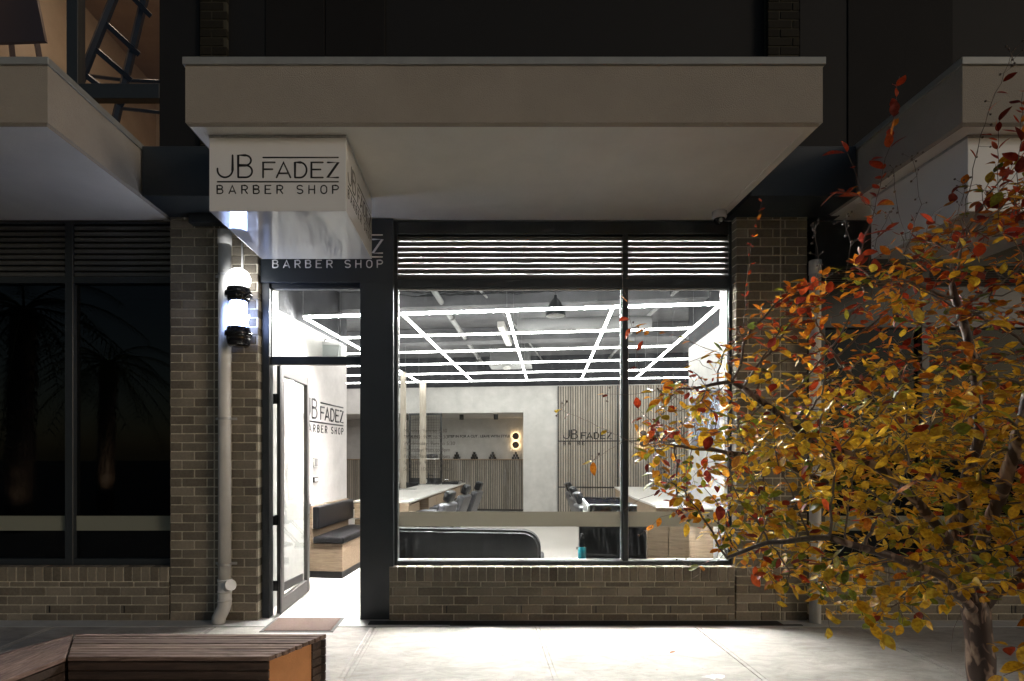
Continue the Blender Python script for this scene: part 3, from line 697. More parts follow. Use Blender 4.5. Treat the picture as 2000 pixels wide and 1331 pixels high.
for k, (a, b, z) in enumerate((((776, 575), (1200, 560), 3.85), ((776, 566), (1330, 572), 3.92))):
    c = rthing('cable_bundle', ('black cables sagging along the ceiling near the window top', 'thin black cable crossing the ceiling behind the louvres')[k], 'cable', rp(*a, z))
    q0, q1 = rp(*a, z), rp(*b, z); mb = MB(ROOM)
    for j in range(3 if k == 0 else 2):
        mb.tube([q0.lerp(q1, i/12) + Vector((0, .03*j, -.05*math.sin(PI*((i*(1+k*.5+j*.2)/3) % 1)) + .01*j)) for i in range(13)], .007, 5)
    mb.build('cable', M_black, c)
svc('sprinkler_pipe', 'thin pale pipe along the ceiling behind the pendant lamp', 'pipe', [rp(930, 560, 3.85), rp(1010, 640, 3.85), rp(1060, 705, 3.85)], .018, M_pc, 8)
svc('sprinkler_pipe', 'thin pipe crossing the ceiling just behind the first light row', 'pipe', [rp(776, 610, 3.8), rp(1400, 585, 3.8)], .014, M_pc, 8)
svc('sprinkler_pipe', 'grey pipe at the right side of the shop ceiling', 'pipe', [rp(1330, 560, 3.8), rp(1240, 640, 3.8), rp(1190, 700, 3.8)], .03, M_pc, 8)
# beams of the slab above
for i, w in enumerate((2.6, 5.1)):
    b = rthing('ceiling_beam', ('dark concrete ceiling beam nearer the window', 'dark concrete ceiling beam deeper in the shop')[i], 'beam', (0, w, 3.75)); mb = MB(ROOM); mb.bbox((ULL if w > wl_end else UL, w, 3.74), (URR if w > wr_end else UR, w+.35, CEIL-.003), .008, 1); mb.build('beam_body', M_ceil, b)
# pendant lamp
pc = Vector(rz(1085, 618, 3.32)); 
pen = rthing('pendant_lamp', 'black dome pendant lamp hanging above the window', 'lamp', tuple(pc))
mb = MB(ROOM); mb.lathe([(.125, 0), (.118, .05), (.095, .12), (.055, .19), (.022, .225), (.018, .26), (0, .265)], pc, 24); mb.build('lamp_shade', M_black, pen)
mb = MB(ROOM); mb.lathe([(.118, .0), (.112, .012), (0, .014)], pc, 24); mb.build('lamp_diffuser', M_white, pen)
mb = MB(ROOM); mb.tube([pc + Vector((0, 0, .26)), (pc[0], pc[1], CEIL)], .004, 5); mb.build('cord', M_black, pen)
# cassette air conditioner and small fittings
ac = Vector(rz(995, 690, 3.75)); 
t = rthing('air_conditioner', 'dark ceiling air conditioner behind the light grid', 'air conditioner', (ac[0], ac[1], 3.55))
mb = MB(ROOM); mb.bbox((ac[0]-.42, ac[1], 3.55), (ac[0]+.42, ac[1]+.8, CEIL-.05), .01, 1); mb.build('housing', pmat('ac_housing', (.12, .12, .12), .5), t)
mb = MB(ROOM); mb.bbox((ac[0]-.46, ac[1]-.04, 3.53), (ac[0]+.46, ac[1]+.84, 3.549), .004, 1); mb.build('grille', M_pc, t)
e0, e1 = rp(978, 634, 3.62), rp(994, 672, 3.62)
t = rthing('batten_light', 'short white batten light hanging beside the grid centre', 'lamp', tuple(e0)); L = Matrix.Translation(e0) @ (e1-e0).to_track_quat('X', 'Z').to_matrix().to_4x4()
mb = MB(ROOM); mb.bbox((0, -.055, -.04), ((e1-e0).length, .055, .05), .01, 2, L); mb.build('batten_body', M_counter, t)
sp = Vector(rz(990, 718, 3.5)); t = rthing('sensor', 'small white round sensor under the ceiling', 'sensor', tuple(sp)); mb = MB(ROOM); mb.lathe([(0, -.05), (.07, -.045), (.09, 0), (.05, .02), (.03, .10), (0, .10)], sp, 16); mb.build('sensor_body', M_counter, t)
M_pipe2 = pmat('box_grey', (.30, .32, .31), .5)
# hanging light box seen through the transom
w0 = 2.0
a = Vector(rw(604, 668, w0)); b = Vector(rw(663, 668, w0))
lb_ = rthing('hanging_sign_box', 'pale box hanging on chains inside, seen through the glass above the door', 'sign box', tuple(a))
L = Matrix.Translation(a) @ Matrix.Rotation(R(4), 4, 'Y')
zz0 = -.22
mb = MB(ROOM); mb.prism([L @ Vector((0.0, 0, -.03)), L @ Vector((b[0]-a[0], 0, -.03)), L @ Vector((b[0]-a[0]-.01, 0, zz0)), L @ Vector((.035, 0, zz0))], (0, .10, 0)); mb.build('box_body', M_pipe2, lb_)
mb = MB(ROOM); mb.bbox((-.01, -.01, -.03), (b[0]-a[0]+.01, .11, .012), .002, 1, L); mb.build('box_top', M_steel, lb_)
mb = MB(ROOM); mb.tube([L @ Vector((.07, .05, .012)), (a[0]+.07, a[1]+.05, CEIL)], .003, 4); mb.tube([L @ Vector((b[0]-a[0]-.03, .05, .012)), (b[0]-.03, a[1]+.05, CEIL)], .003, 4)
mb.tube([L @ Vector((.2, .05, .01)), L @ Vector((.2, .05, .05)), L @ Vector((.3, .05, .07)), L @ Vector((.40, .05, .06)), L @ Vector((.43, .05, .18))], .006, 5); mb.build('chain', M_black, lb_)

# left wall lettering, switch and intercom
wa, wb_ = ru(592, 850, UL), ru(670, 850, UL)
s2 = (wb_[1]-wa[1])/1084 * .98
z_bs = ru(670, 849, UL)[2]
m_l = ROOM @ face_M((UL+.004, wb_[1]-1084*s2, z_bs), (0, 1, 0), (0, 0, 1)) 
M_let = m_l
sgn = thing('wall_lettering', 'bold black shop name lettering on the pale wall beyond the door', 'lettering', ROOM @ Vector((UL, wa[1], z_bs)))
logo('letters', M_let, s2, M_vinyl, sgn, st=10.5, depth=.25)
for nm, lab, cat, px0, px1, py0, py1, m in (('wall_switch', 'white oblong switch on the pale wall above the bench', 'switch', 611, 620, 894, 913, M_counter), ('keypad', 'small black keypad on the pale wall, just under the white switch', 'keypad', 611, 619, 932, 943, M_black)):
    p, q = ru(px0, py1, UL), ru(px1, py0, UL); t = thing(nm, lab, cat, ROOM @ Vector(p)); mb = MB(ROOM); mb.bbox((UL+.001, p[1], p[2]), (UL+.02, q[1], q[2]), .002, 1); mb.build('plate', m, t)
    mb = MB(ROOM); mb.bbox((UL+.02, p[1]+.02, p[2]+.012), (UL+.024, q[1]-.02, q[2]-.012), .001, 1); mb.build('button', M_steel if m is M_counter else M_counter, t)

# bench along the left wall
bc = rz(669, 1131, 0); be = wl_end-.05
bn = rthing('bench_seat', 'oak bench with black leather cushion and back along the entrance wall', 'bench', (UL+.3, 1.9, 0))
u1 = bc[0]; w1 = bc[1]
mb = MB(ROOM); mb.bbox((UL+.002, w1, .09), (u1, be, .445), .003, 1); mb.bbox((UL+.002, w1+.001, .445), (UL+.05, be, .93), .003, 1); mb.build('bench_base', M_oak, bn)
mb = MB(ROOM); mb.box((UL+.002, w1+.012, 0), (u1-.012, be, .09)); mb.build('plinth', M_black, bn)
mb = MB(ROOM); mb.bbox((UL+.06, w1-.012, .447), (u1+.015, be, .535), .025, 3); mb.build('seat_cushion', M_leather, bn, smooth=True)
mb = MB(ROOM); mb.bbox((UL+.05, w1+.0, .63), (UL+.13, be, .92), .022, 3); mb.build('back_cushion', M_leather, bn, smooth=True)

# left station: floating drawer counter
UC = -1.42; CT = .885; cw0, cw1 = wl_end+.0, rz(876, 943, CT)[1]
cn = rthing('station_counter', 'oak station counter with white top running back on the left', 'counter', (UC-.4, cw0, 0))
mb = MB(ROOM); mb.bbox((UL+.10, cw0, CT-.025), (UC+.02, cw1, CT), .003, 1); mb.build('counter_top', M_counter, cn)
mb = MB(ROOM); mb.bbox((UL+.12, cw0+.01, .62), (UC-.30, cw1-.01, CT-.026), .003, 1)
n = 8; sw = (cw1-cw0-.02)/n
for i in range(n+1): mb.box((UC-.30, cw0+.01+sw*i-.009, .62), (UC, cw0+.01+sw*i+.009, CT-.026))
mb.box((UC-.30, cw0+.01, .60), (UC, cw1-.01, .6195)); mb.box((UC-.30, cw0+.01, CT-.045), (UC-.002, cw1-.01, CT-.0262)); mb.build('counter_body', M_oak, cn)
for i in range(n):
    if i % 3 == 1: continue
    mb = MB(ROOM); mb.bbox((UC-.018, cw0+.012+sw*i+.010, .623), (UC-.001, cw0+.008+sw*(i+1)-.010, CT-.062), .002, 1); mb.build('drawer', M_oak, cn)
mb = MB(ROOM); mb.box((UL+.14, cw0+.01, 0), (UL+.40, cw0+.05, .60)); mb.box((UL+.14, cw1-.05, 0), (UL+.40, cw1-.01, .60)); mb.box((UL+.12, cw0+.03, .0), (UL+.16, cw1-.03, .6)); mb.build('counter_leg', M_oak, cn)
for k, (pa, pb, y) in enumerate(((782, 792, 956), (819.5, 831.5, 947))):
    p = rz((pa+pb)/2, y, CT); q0 = rw(pa, y, p[1])[0]; q1 = rw(pb, y, p[1])[0]
    t = rthing('mirror_post', ('pale timber mirror post on the counter, nearer the window edge', 'pale timber mirror post on the counter, second from the window edge')[k], 'post', (p[0], p[1], CT), group='timber posts on the station counter')
    mb = MB(ROOM); mb.bbox((q0, p[1], CT), (q1, p[1]+.06, LZ+.0), .002, 1); mb.build('post', M_oakv, t)
    mb = MB(ROOM); mb.bbox((q0-.02, p[1]-.06, CT+.001), (q1+.22, p[1]+.10, CT+.012), .002, 1); mb.build('base_plate', M_steel, t)
    mb = MB(ROOM); mb.box((q0+.002, p[1]+.061, CT+.35), (q1-.002, p[1]+.9, CT+1.5)); mb.build('mirror_panel', M_chrome, t) if False else mb.bm.free()

# barber chairs
def barber_chair(label):
    t = thing('barber_chair', label, 'barber chair', (0, 0, 0), 0, 'black barber chairs')
    mb = MB(); mb.lathe([(0, 0), (.30, 0), (.30, .02), (.24, .045), (.06, .07), (.05, .10), (.05, .40), (0, .40)], (0, 0, 0), 24); mb.build('pedestal', M_chrome, t)
    mb = MB(); mb.bbox((-.27, -.26, .40), (.27, .26, .53), .045, 3); mb.build('seat', M_greyl, t, smooth=True)
    L = Matrix.Translation((.25, 0, .50)) @ Matrix.Rotation(R(20), 4, 'Y')
    mb = MB(); mb.bbox((-.06, -.24, -.02), (.05, .24, .50), .045, 3, L); mb.build('backrest', M_greyl, t, smooth=True)
    mb = MB(); mb.bbox((-.075, -.10, .51), (.03, .10, .66), .04, 3, L); mb.build('headrest', M_leather, t, smooth=True)
    for s in (-1, 1):
        mb = MB(); mb.tube([(.30, s*.30, .70), (.10, s*.31, .735), (-.15, s*.31, .73), (-.27, s*.31, .70), (-.28, s*.31, .66), (-.22, s*.31, .60), (-.16, s*.30, .56)], [.03, .034, .034, .03, .022, .02, .02], 8)
        mb.tube([(-.17, s*.31, .72), (-.12, s*.31, .62), (-.16, s*.29, .50)], .018, 6); mb.tube([(.20, s*.30, .70), (.22, s*.29, .52)], .022, 6); mb.build('armrest', M_greyl, t)
    mb = MB(); mb.tube([(-.25, -.14, .45), (-.45, -.14, .22), (-.50, -.14, .16)], .014, 6); mb.tube([(-.25, .14, .45), (-.45, .14, .22), (-.50, .14, .16)], .014, 6); mb.bbox((-.62, -.20, .13), (-.44, .20, .16), .008, 2); mb.build('footrest', M_chrome, t)
    return t
HTOP = 1.14
def chair_spot(px, py, side):
    p = rz(px, py, HTOP); off = .47 * side
    v = ROOM @ Vector((p[0]-off, p[1], 0)); return v, -A + (0 if side > 0 else PI)
c0 = barber_chair('nearest barber chair facing the left counter, its armrests seen whole')
v, r = chair_spot(888, 956, 1); c0.location = v; c0.rotation_euler = (0, 0, r + R(-12))
for px, py, sd, lab in ((917, 945.5, 1, 'middle of the three barber chairs at the left counter'), (941, 939.6, 1, 'farthest barber chair at the left counter, against the slatted dado'),
                        (1122, 958.7, -1, 'barber chair nearest the black reception desk, facing right'), (1113.5, 949, -1, 'middle barber chair of the row behind the reception desk'), (1105, 941, -1, 'farthest barber chair of the row behind the reception desk')):
    v, r = chair_spot(px, py, sd); copy_thing(c0, v, r + R(-8*sd), lab)
# wash basin and chair in the alcove
wbz = rthing('wash_basin', 'black wash basin unit beside the wire screen in the alcove', 'basin', (*rz(880, 1000, 0)[:2], 0))
p0 = rw(863, 942, WB-.5); p1 = rw(897, 940, WB-.5)
mb = MB(ROOM); mb.prism([(p0[0], WB-.5, 0), (p0[0]+.28, WB-.5, 0), (p0[0]+.28, WB-.5, p0[2]-.25), (p1[0], WB-.5, p1[2]), (p0[0], WB-.5, p0[2])], (0, .55, 0)); mb.build('basin_body', M_desk, wbz)
mb = MB(ROOM); mb.tube([(p0[0]+.05, WB-.4, p0[2]), (p0[0]+.05, WB-.4, p0[2]+.05), (p0[0]+.14, WB-.4, p0[2]+.06)], .012, 6); mb.build('spray_tap', M_chrome, wbz)

# alcove: slat dado, slogan, disc lamps, jars, spots
def slats(mb, u0, u1, w, z0, z1, p=.040, t=.024, d_=.022):
    u = u0
    while u < u1 - .01: mb.box((u, w-d_, z0), (min(u+t, u1), w, z1)); u += p
dz = rw(1000, 897, WA-.06)[2]
dn = MB(ROOM); slats(dn, hx0, hx1-.01, WA-.008, .06, dz-.03, .062, .042, .03); sd = thing('slat_dado', 'timber slat dado along the rear alcove wall under the slogan', 'panelling', ROOM @ Vector((0, WA, 0)))
dn.build('slats', M_oakv, sd); mb = MB(ROOM); mb.box((hx0, WA-.008, 0), (hx1-.01, WA-.001, dz-.03)); mb.build('backing_board', M_slatback, sd)
mb = MB(ROOM); mb.bbox((hx0, WA-.10, dz-.03), (hx1-.005, WA-.002, dz), .003, 1); mb.build('ledge', M_oak, sd)
a, b = rw(874, 855, WA), rw(996, 855, WA)
sg = thing('wall_slogan', 'black slogan lettering STEP IN FOR A CUT . LEAVE WITH STYLE in the alcove', 'lettering', ROOM @ Vector(a))
tx = text('letters', 'STEP IN FOR A CUT . LEAVE WITH STYLE', .1, Matrix(), M_vinyl, None, .004, offset=.0022)
wd = max(v.co.x for v in tx.data.vertices); k = (b[0]-a[0])/wd
tx.data.transform(MW[sg.name].inverted() @ ROOM @ Matrix.Translation((a[0], WA-.006, a[2]-.0)) @ Matrix(((1, 0, 0, 0), (0, 0, -1, 0), (0, 1, 0, 0), (0, 0, 0, 1))) @ Matrix.Diagonal((k, k*1.0, 1, 1))); tx.parent = sg
a, b = rw(776, 855, WA), rw(842, 855, WA)
sg2 = thing('wall_slogan', 'black slogan lettering on the alcove wall, partly hidden behind the timber posts', 'lettering', ROOM @ Vector(a))
tx = text('letters', 'WALK IN TO A W', .1, Matrix(), M_vinyl, None, .004, offset=.0022); wd = max(v.co.x for v in tx.data.vertices)
tx.data.transform(MW[sg2.name].inverted() @ ROOM @ Matrix.Translation((b[0]-wd*k, WA-.006, a[2])) @ Matrix(((1, 0, 0, 0), (0, 0, -1, 0), (0, 1, 0, 0), (0, 0, 0, 1))) @ Matrix.Diagonal((k, k, 1, 1))); tx.parent = sg2
def disc_lamp(px, py, w, label, r=None):
    p = rw(px, py, w); r = r or 6.6*(w-CW)/F
    t = rthing('disc_lamp', label, 'lamp', p); L = Matrix.Translation(p) @ Matrix.Rotation(R(90), 4, 'X')
    mb = MB(ROOM); mb.lathe([(0, .062), (r, .062), (r, .075), (0, .075)], (0, 0, 0), 32, L=L); mb.build('disc_cover', pmat('disc', (.06, .045, .04), .5) if 'disc' not in bpy.data.materials else bpy.data.materials['disc'], t)
    mb = MB(ROOM); mb.lathe([(0, .002), (r*.86, .002), (r*.86, .058), (0, .058)], (0, 0, 0), 32, L=L); mb.build('glow_ring', M_warm, t)
disc_lamp(1007.5, 852.5, WA, 'upper of the two round backlit lamps beside the slogan')
disc_lamp(1007.5, 869.5, WA, 'lower of the two round backlit lamps beside the slogan')
disc_lamp(1255, 848, WB-.03, 'upper round backlit lamp on the tall slat wall behind branches')
disc_lamp(1255, 867, WB-.03, 'lower round backlit lamp on the tall slat wall behind branches')
for k, px in enumerate((793, 901.5, 968.5)):
    p = rw(px, 817, WB+.6); t = rthing('ceiling_spot', ('black cylinder spot in the alcove, behind the wire screen', 'black cylinder spot in the alcove above the words STEP IN', 'black cylinder spot in the alcove nearest the round lamps')[k], 'spotlight', (p[0], p[1], AC), group='black cylinder spots in the alcove')
    mb = MB(ROOM); mb.lathe([(.05, 0), (.055, 0), (.055, -.13), (.045, -.13), (.045, -.10), (0, -.10)], (p[0], p[1], AC-.0), 18); mb.build('spot_body', M_black, t)
    mb = MB(ROOM); mb.lathe([(0, -.115), (.042, -.115), (.042, -.108), (0, -.108)], (p[0], p[1], AC), 18); mb.build('spot_lens', M_spot, t)
jar = None; pname = ('first', 'second', 'third', 'last')
for g_, px in enumerate((892, 926.5, 962, 1007)):
    p = rw(px, 897, WA-.06); rows = (3, 2, 1); s3 = .068
    for j, nn in enumerate(rows):
        for i in range(nn):
            loc = (p[0] + (i-(nn-1)/2)*s3*1.08, WA-.055, dz + j*s3)
            lab = '%s jar of the %s product pyramid from the wire screen' % ({(0,0):'bottom left',(0,1):'bottom middle',(0,2):'bottom right',(1,0):'upper left',(1,1):'upper right',(2,0):'top'}[(j, i)], pname[g_])
            if jar is None:
                jar = rthing('product_jar', lab, 'jar', loc, 0, 'black product jars on the alcove ledge')
                mb = MB(ROOM); mb.lathe([(0, 0), (.030, 0), (.032, .004), (.032, .046), (.030, .05), (0, .05)], loc, 14); mb.build('jar', M_black, jar)
                mb = MB(ROOM); mb.lathe([(0, .0505), (.033, .0505), (.033, .0665), (0, .0665)], loc, 14); mb.build('lid', M_greyl, jar)
            else: copy_thing(jar, ROOM @ Vector(loc), -A, lab)
# wire screen with black frame, tap and sink
ws = rthing('wire_screen', 'black framed wire grid screen in front of the alcove', 'screen', (*rw(830, 945, WB-.1)[:2], 0))
WS = WB-.12; a = rw(798, 945, WS); b = rw(863, 807, WS); fr_ = .045
mb = MB(ROOM); mb.bbox((a[0], WS, a[2]), (a[0]+fr_, WS+.05, b[2]), .003, 1); mb.bbox((b[0]-fr_, WS, a[2]), (b[0], WS+.05, b[2]), .003, 1); mb.bbox((a[0]+fr_, WS+.002, b[2]-fr_), (b[0]-fr_, WS+.048, b[2]), .003, 1); mb.bbox((a[0]+fr_, WS+.002, a[2]), (b[0]-fr_, WS+.048, a[2]+.14), .003, 1); mb.build('frame', M_black, ws)
mb = MB(ROOM); x = a[0]+fr_
while x < b[0]-fr_: mb.box((x-.002, WS+.02, a[2]), (x+.002, WS+.024, b[2])); x += .065
z = a[2]+.14
while z < b[2]-fr_: mb.box((a[0]+fr_, WS+.0245, z-.002), (b[0]-fr_, WS+.0285, z+.002)); z += .065
mb.build('wire_grid', M_black, ws)
sn = rthing('sink_cabinet', 'black sink cabinet with slim tap below the wire screen', 'cabinet', ((a[0]+b[0])/2, WS-.4, 0))
st_ = rw(840, 943, WS-.35)[2]
mb = MB(ROOM); mb.bbox((a[0]-.1, WS-.5, 0), (b[0]+.02, WS-.02, st_), .005, 1); mb.build('cabinet_body', M_desk, sn)
tpx = rw(837, 943, WS-.35)
mb = MB(ROOM); mb.tube([(tpx[0], WS-.35, st_), (tpx[0], WS-.35, st_+.24)], .016, 10); mb.tube([(tpx[0], WS-.35, st_+.18), (tpx[0]+.07, WS-.35, st_+.18), (tpx[0]+.12, WS-.35, st_+.15)], .011, 8); mb.build('tap', M_black, sn)
sb = rthing('soap_bottle', 'small white soap bottle beside the black tap', 'bottle', (tpx[0]-.06, WS-.38, st_)); mb = MB(ROOM); mb.lathe([(0, 0), (.028, 0), (.03, .01), (.03, .07), (.012, .085), (.012, .10), (0, .10)], (tpx[0]-.06, WS-.38, st_), 14); mb.build('bottle_body', M_counter, sb)
mb = MB(ROOM); mb.lathe([(.008, .10), (.008, .12), (.016, .12), (.016, .135), (0, .135)], (tpx[0]-.06, WS-.38, st_), 10); mb.build('pump', M_black, sb)
sh = rthing('towel_shelf', 'shelf with rolled black towels on the wire screen', 'shelf', rw(845, 895, WS)); q0, q1 = rw(833, 896, WS), rw(858, 896, WS)
mb = MB(ROOM); mb.bbox((q0[0], WS-.16, q0[2]-.02), (q1[0], WS-.002, q0[2]), .002, 1); mb.build('shelf_board', M_counter, sh)
tw = rthing('rolled_towels', 'black rolled towel resting on the small shelf of the wire screen', 'towel', (q0[0], WS-.08, q0[2])); mb = MB(ROOM); mb.tube([(q0[0]+.03, WS-.08, q0[2]+.055), (q1[0]-.03, WS-.08, q0[2]+.055)], .055, 14); tag_o = mb.build('towel_roll', M_greyl, tw)

# tall slat wall on the right of the back wall
tsw = thing('slat_wall', 'tall timber slat wall carrying black lettering at the back of the shop', 'panelling', ROOM @ Vector((2, WB, 0)))
s0, s1 = rw(1089, 800, WB)[0], rw(1204, 800, WB)[0]; s2_, s3_ = s1+.05, rw(1350, 800, WB)[0]+.5
mb = MB(ROOM); slats(mb, s0+.03, s1, WB-.012, .05, WT-.02, .058, .036, .03); slats(mb, s2_, s3_, WB-.012, .05, WT-.02, .058, .036, .03); mb.build('slats', M_oakv, tsw)
mb = MB(ROOM); mb.box((s0, WB-.012, 0), (s3_, WB-.002, WT-.02)); mb.build('backing_board', M_slatback, tsw)
mb = MB(ROOM)
for u in (s0, s1+.008): mb.box((u, WB-.055, 0), (u+.03, WB-.013, WT-.02))
for y in (862, 952): z = rw(1150, y, WB)[2]; mb.box((s0+.03, WB-.050, z-.014), (s1+.006, WB-.0425, z+.014)); mb.box((s2_, WB-.050, z-.014), (s3_, WB-.0425, z+.014))
mb.build('black_trim', M_black, tsw)
a, b = rw(1100, 859, WB), rw(1194, 859, WB); s3 = (b[0]-a[0])/1084
let = thing('slat_lettering', 'black shop initials lettering mounted on the tall slat wall', 'lettering', ROOM @ Vector((a[0], WB, a[2])))
logo('letters', ROOM @ face_M((a[0], WB-.050, a[2]-105*s3-.02), (1, 0, 0), (0, 0, 1)), s3, M_vinyl, let, st=11, lines=(0, 0), skip='RSHOP')

# right counter and oak cabinet
P = [rz(1200, 951, .9), rz(1236, 971, .9), rz(1280, 987, .9), rz(1347, 991, .9)]
rc = rthing('station_counter', 'oak station counter with white angled top at the right, behind branches', 'counter', (P[2][0], P[2][1], 0))
back = [(UR+1.5, P[3][1], .9), (UR+1.5, P[0][1], .9)]
poly = [Vector(p) for p in (P[0], P[1], P[2], P[3])] + [Vector((P[3][0]+.4, P[3][1]+.02, .9)), Vector((P[0][0]+1.2, P[0][1], .9))]
mb = MB(ROOM); mb.prism([p - Vector((0, 0, .03)) for p in poly], (0, 0, .03)); mb.build('counter_top', M_counter, rc)
cen = sum(poly, Vector())/len(poly); inn = [cen + (p-cen)*.975 for p in poly]
mb = MB(ROOM); mb.prism([Vector((p.x, p.y, .05)) for p in inn], (0, 0, .818)); mb.build('counter_body', M_oak, rc)
mb = MB(ROOM); mb.bbox(tuple(rw(1263, 1110, 1.35)[:2]) + (0,), tuple(rw(1347, 1110, 1.35)[:1]) + (1.75, .80), .004, 1)
cb = rthing('oak_cabinet', 'plain oak cabinet at the right end of the shop window', 'cabinet', rw(1263, 1110, 1.35)[:2] + (0,)); mb.build('cabinet_body', M_oak, cb)
mb = MB(ROOM); q0, q1 = rw(1264, 1110, 1.349), rw(1346, 1110, 1.349); mb.bbox(((q0[0]+q1[0])/2+.004, 1.33, .06), (q1[0]-.004, 1.349, .78), .002, 1); mb.bbox((q0[0]+.004, 1.33, .06), ((q0[0]+q1[0])/2-.004, 1.349, .78), .002, 1); mb.build('cabinet_door', M_oak, cb)

# black reception desk with open well
d0 = .72
rd = rthing('reception_desk', 'glossy black reception desk with open tray, behind the window mullion', 'desk', (*rw(1190, 1110, d0)[:2], 0))
a = rw(1152, 988, d0); b = rw(1244, 988, d0); c = rw(1138, 970, d0+1.0)
zT = a[2]; wD = rz(1140, 971, zT)[1]
mb = MB(ROOM); th = .03
mb.box((a[0], d0, zT-.14), (b[0], d0+th, zT)); mb.box((a[0], wD-th, zT-.14), (b[0], wD, zT)); mb.box((b[0]-th, d0+th, zT-.14), (b[0], wD-th, zT-.001)); mb.box((a[0], d0+th, zT-.14), (b[0]-th, wD-th, zT-.12)); mb.box((a[0], d0+.02, 0), (b[0], wD, zT-.141)); mb.build('desk_body', M_desk, rd)
mb = MB(ROOM); mb.bbox((a[0]-.022, d0-.002, 0), (a[0]-.001, wD, zT+.002), .002, 1); mb.bbox((a[0], d0-.004, zT+.0005), (b[0], d0+th, zT+.012), .002, 1); mb.build('desk_side', M_pc, rd)
d1 = .45; e0 = rw(1131, 1050, d1); e1 = rw(1263, 1050, d1)
cbx = rthing('low_cabinet', 'low gloss black cabinet standing right behind the window glass', 'cabinet', (e0[0], d1, 0))
mb = MB(ROOM); mb.bbox((e0[0], d1, 0), (e1[0], d1+.22, .86), .004, 1); mb.build('cabinet_body', M_desk, cbx)
mb = MB(ROOM); mb.bbox((e0[0]-.03, d1-.01, .861), (e1[0]+.02, d1+.23, .875), .003, 1); mb.build('cabinet_top', M_black, cbx)
# spray bottle
bY = .27; bx = fx(1137, bY); bz = fz(1093, bY)
mb = MB(); mb.box((x0-.02, .20, bz-.06), (x1+.05, .33, bz-.002)); mb.build('inner_sill', M_counter, shop)
bt = thing('spray_bottle', 'clear bottle of teal liquid on the inner window sill', 'bottle', (bx, bY, bz))
mb = MB(); mb.lathe([(0, .002), (.038, .002), (.04, .01), (.04, .125), (0, .125)], (bx, bY, bz), 20); mb.build('liquid', M_blue, bt)
mb = MB(); mb.lathe([(.043, 0), (.045, .01), (.045, .15), (.03, .185), (.016, .20), (.016, .215)], (bx, bY, bz), 20); mb.build('bottle_wall', M_clear, bt)
mb = MB(); mb.lathe([(.02, .21), (.02, .235), (.012, .24), (0, .24)], (bx, bY, bz), 14); mb.bbox((bx-.012, bY-.045, bz+.235), (bx+.012, bY+.025, bz+.262), .004, 1); mb.build('spray_head', M_black, bt)

# sofa backing on to the window
so0 = rw(765, 1033, .50); so1 = rw(1056, 1033, .50)
sf = rthing('sofa', 'black leather sofa with rounded end, its back against the window', 'sofa', (0, .8, 0))
zs = so0[2]; r0 = .19
pts = [(-1.25, zs), (so1[0]-r0, zs)] + [(so1[0]-r0 + r0*math.sin(R(a_)), zs-r0+r0*math.cos(R(a_))) for a_ in range(10, 91, 10)] + [(so1[0], .16), (-1.25, .16)]
bm = bmesh.new(); t_ = MB(); t_.bm = bm; t_.prism([(p[0], .50, p[1]) for p in pts], (0, .20, 0)); bmesh.ops.recalc_face_normals(bm, faces=bm.faces)
bmesh.ops.bevel(bm, geom=[e for e in bm.edges if abs(e.verts[0].co.y - e.verts[1].co.y) < 1e-5], offset=.03, segments=3, affect='EDGES')
mb = MB(ROOM); mb.absorb(bm); mb.build('backrest', M_leather, sf)
mb = MB(ROOM); mb.bbox((-1.24, .70, .18), (so1[0]+.03, 1.30, .46), .04, 3); mb.build('seat', M_leather, sf, smooth=True)
for u in (-1.15, so1[0]-.1):
    for w in (.56, 1.2): mb = MB(ROOM); mb.tube([(u, w, 0), (u, w, .18)], [.014, .02], 8); mb.build('leg', M_black, sf)

# mural on the right wall
ms, me_ = ru(1423, 800, UR)[1], ru(1352, 800, UR)[1]
mu = thing('wall_mural', 'grey mural panel of white scribbled lines on the right wall, behind branches', 'mural', ROOM @ Vector((UR, ms, 1.7)))
zl, zh = 1.72, 2.45
mb = MB(ROOM); mb.box((UR-.012, ms, zl), (UR-.001, me_, zh)); mb.build('mural_board', pmat('mural_board', (.16, .17, .19), .6), mu)
mb = MB(ROOM); r3 = random.Random(3)
for i in range(46):
    w_ = r3.uniform(ms+.08, me_-.08); z_ = r3.uniform(zl+.06, zh-.06); an = r3.uniform(0, 6.3); p_ = []
    for k in range(9):
        p_.append((UR-.014, min(max(w_, ms+.01), me_-.01), min(max(z_, zl+.01), zh-.01))); w_ += .035*math.cos(an); z_ += .035*math.sin(an); an += r3.uniform(-.9, .9)
    mb.tube(p_, .0045, 4)
mb.build('mural_lines', pmat('mural_line', (.62, .70, .85), .6), mu)

# ------------------------------------------------------------------ projecting sign boxes
def sign_box(X0, X1, Y0, Y1, Z0, Z1, label, lettering):
    t = thing('sign_box', label, 'sign', ((X0+X1)/2, (Y0+Y1)/2, Z1))
    mb = MB(); mb.bbox((X0, Y0, Z0), (X1, Y1, Z1-.012), .004, 2); bd = mb.build('sign_case', M_white, t)
    mb = MB(); mb.bbox((X0-.003, Y0-.003, Z1-.0115), (X1+.003, Y1+.003, Z1+.006), .002, 1); mb.build('mounting_rail', M_alu, t)
    if lettering:
        s = (X1-X0)/1225
        logo('front_lettering', face_M((X0+(112-40)*s, Y0-.0008, Z1-(595-80)*s), (1, 0, 0), (0, 0, 1)), s, M_vinyl, t)
        logo('side_lettering', face_M((X1+.0008, Y0+(112-40)*s, Z1-(595-80)*s), (0, 1, 0), (0, 0, 1)), s, M_vinyl, t)
    return t
dS = 4.02 + CY
X0s, X1s = fx(408.5, dS), fx(676, dS); Zs = fz(413, dS)
sign_box(X0s, X1s, dS, dS+.985, Zs, SOF+.001, 'glossy white hanging sign box with black barber shop lettering', True)
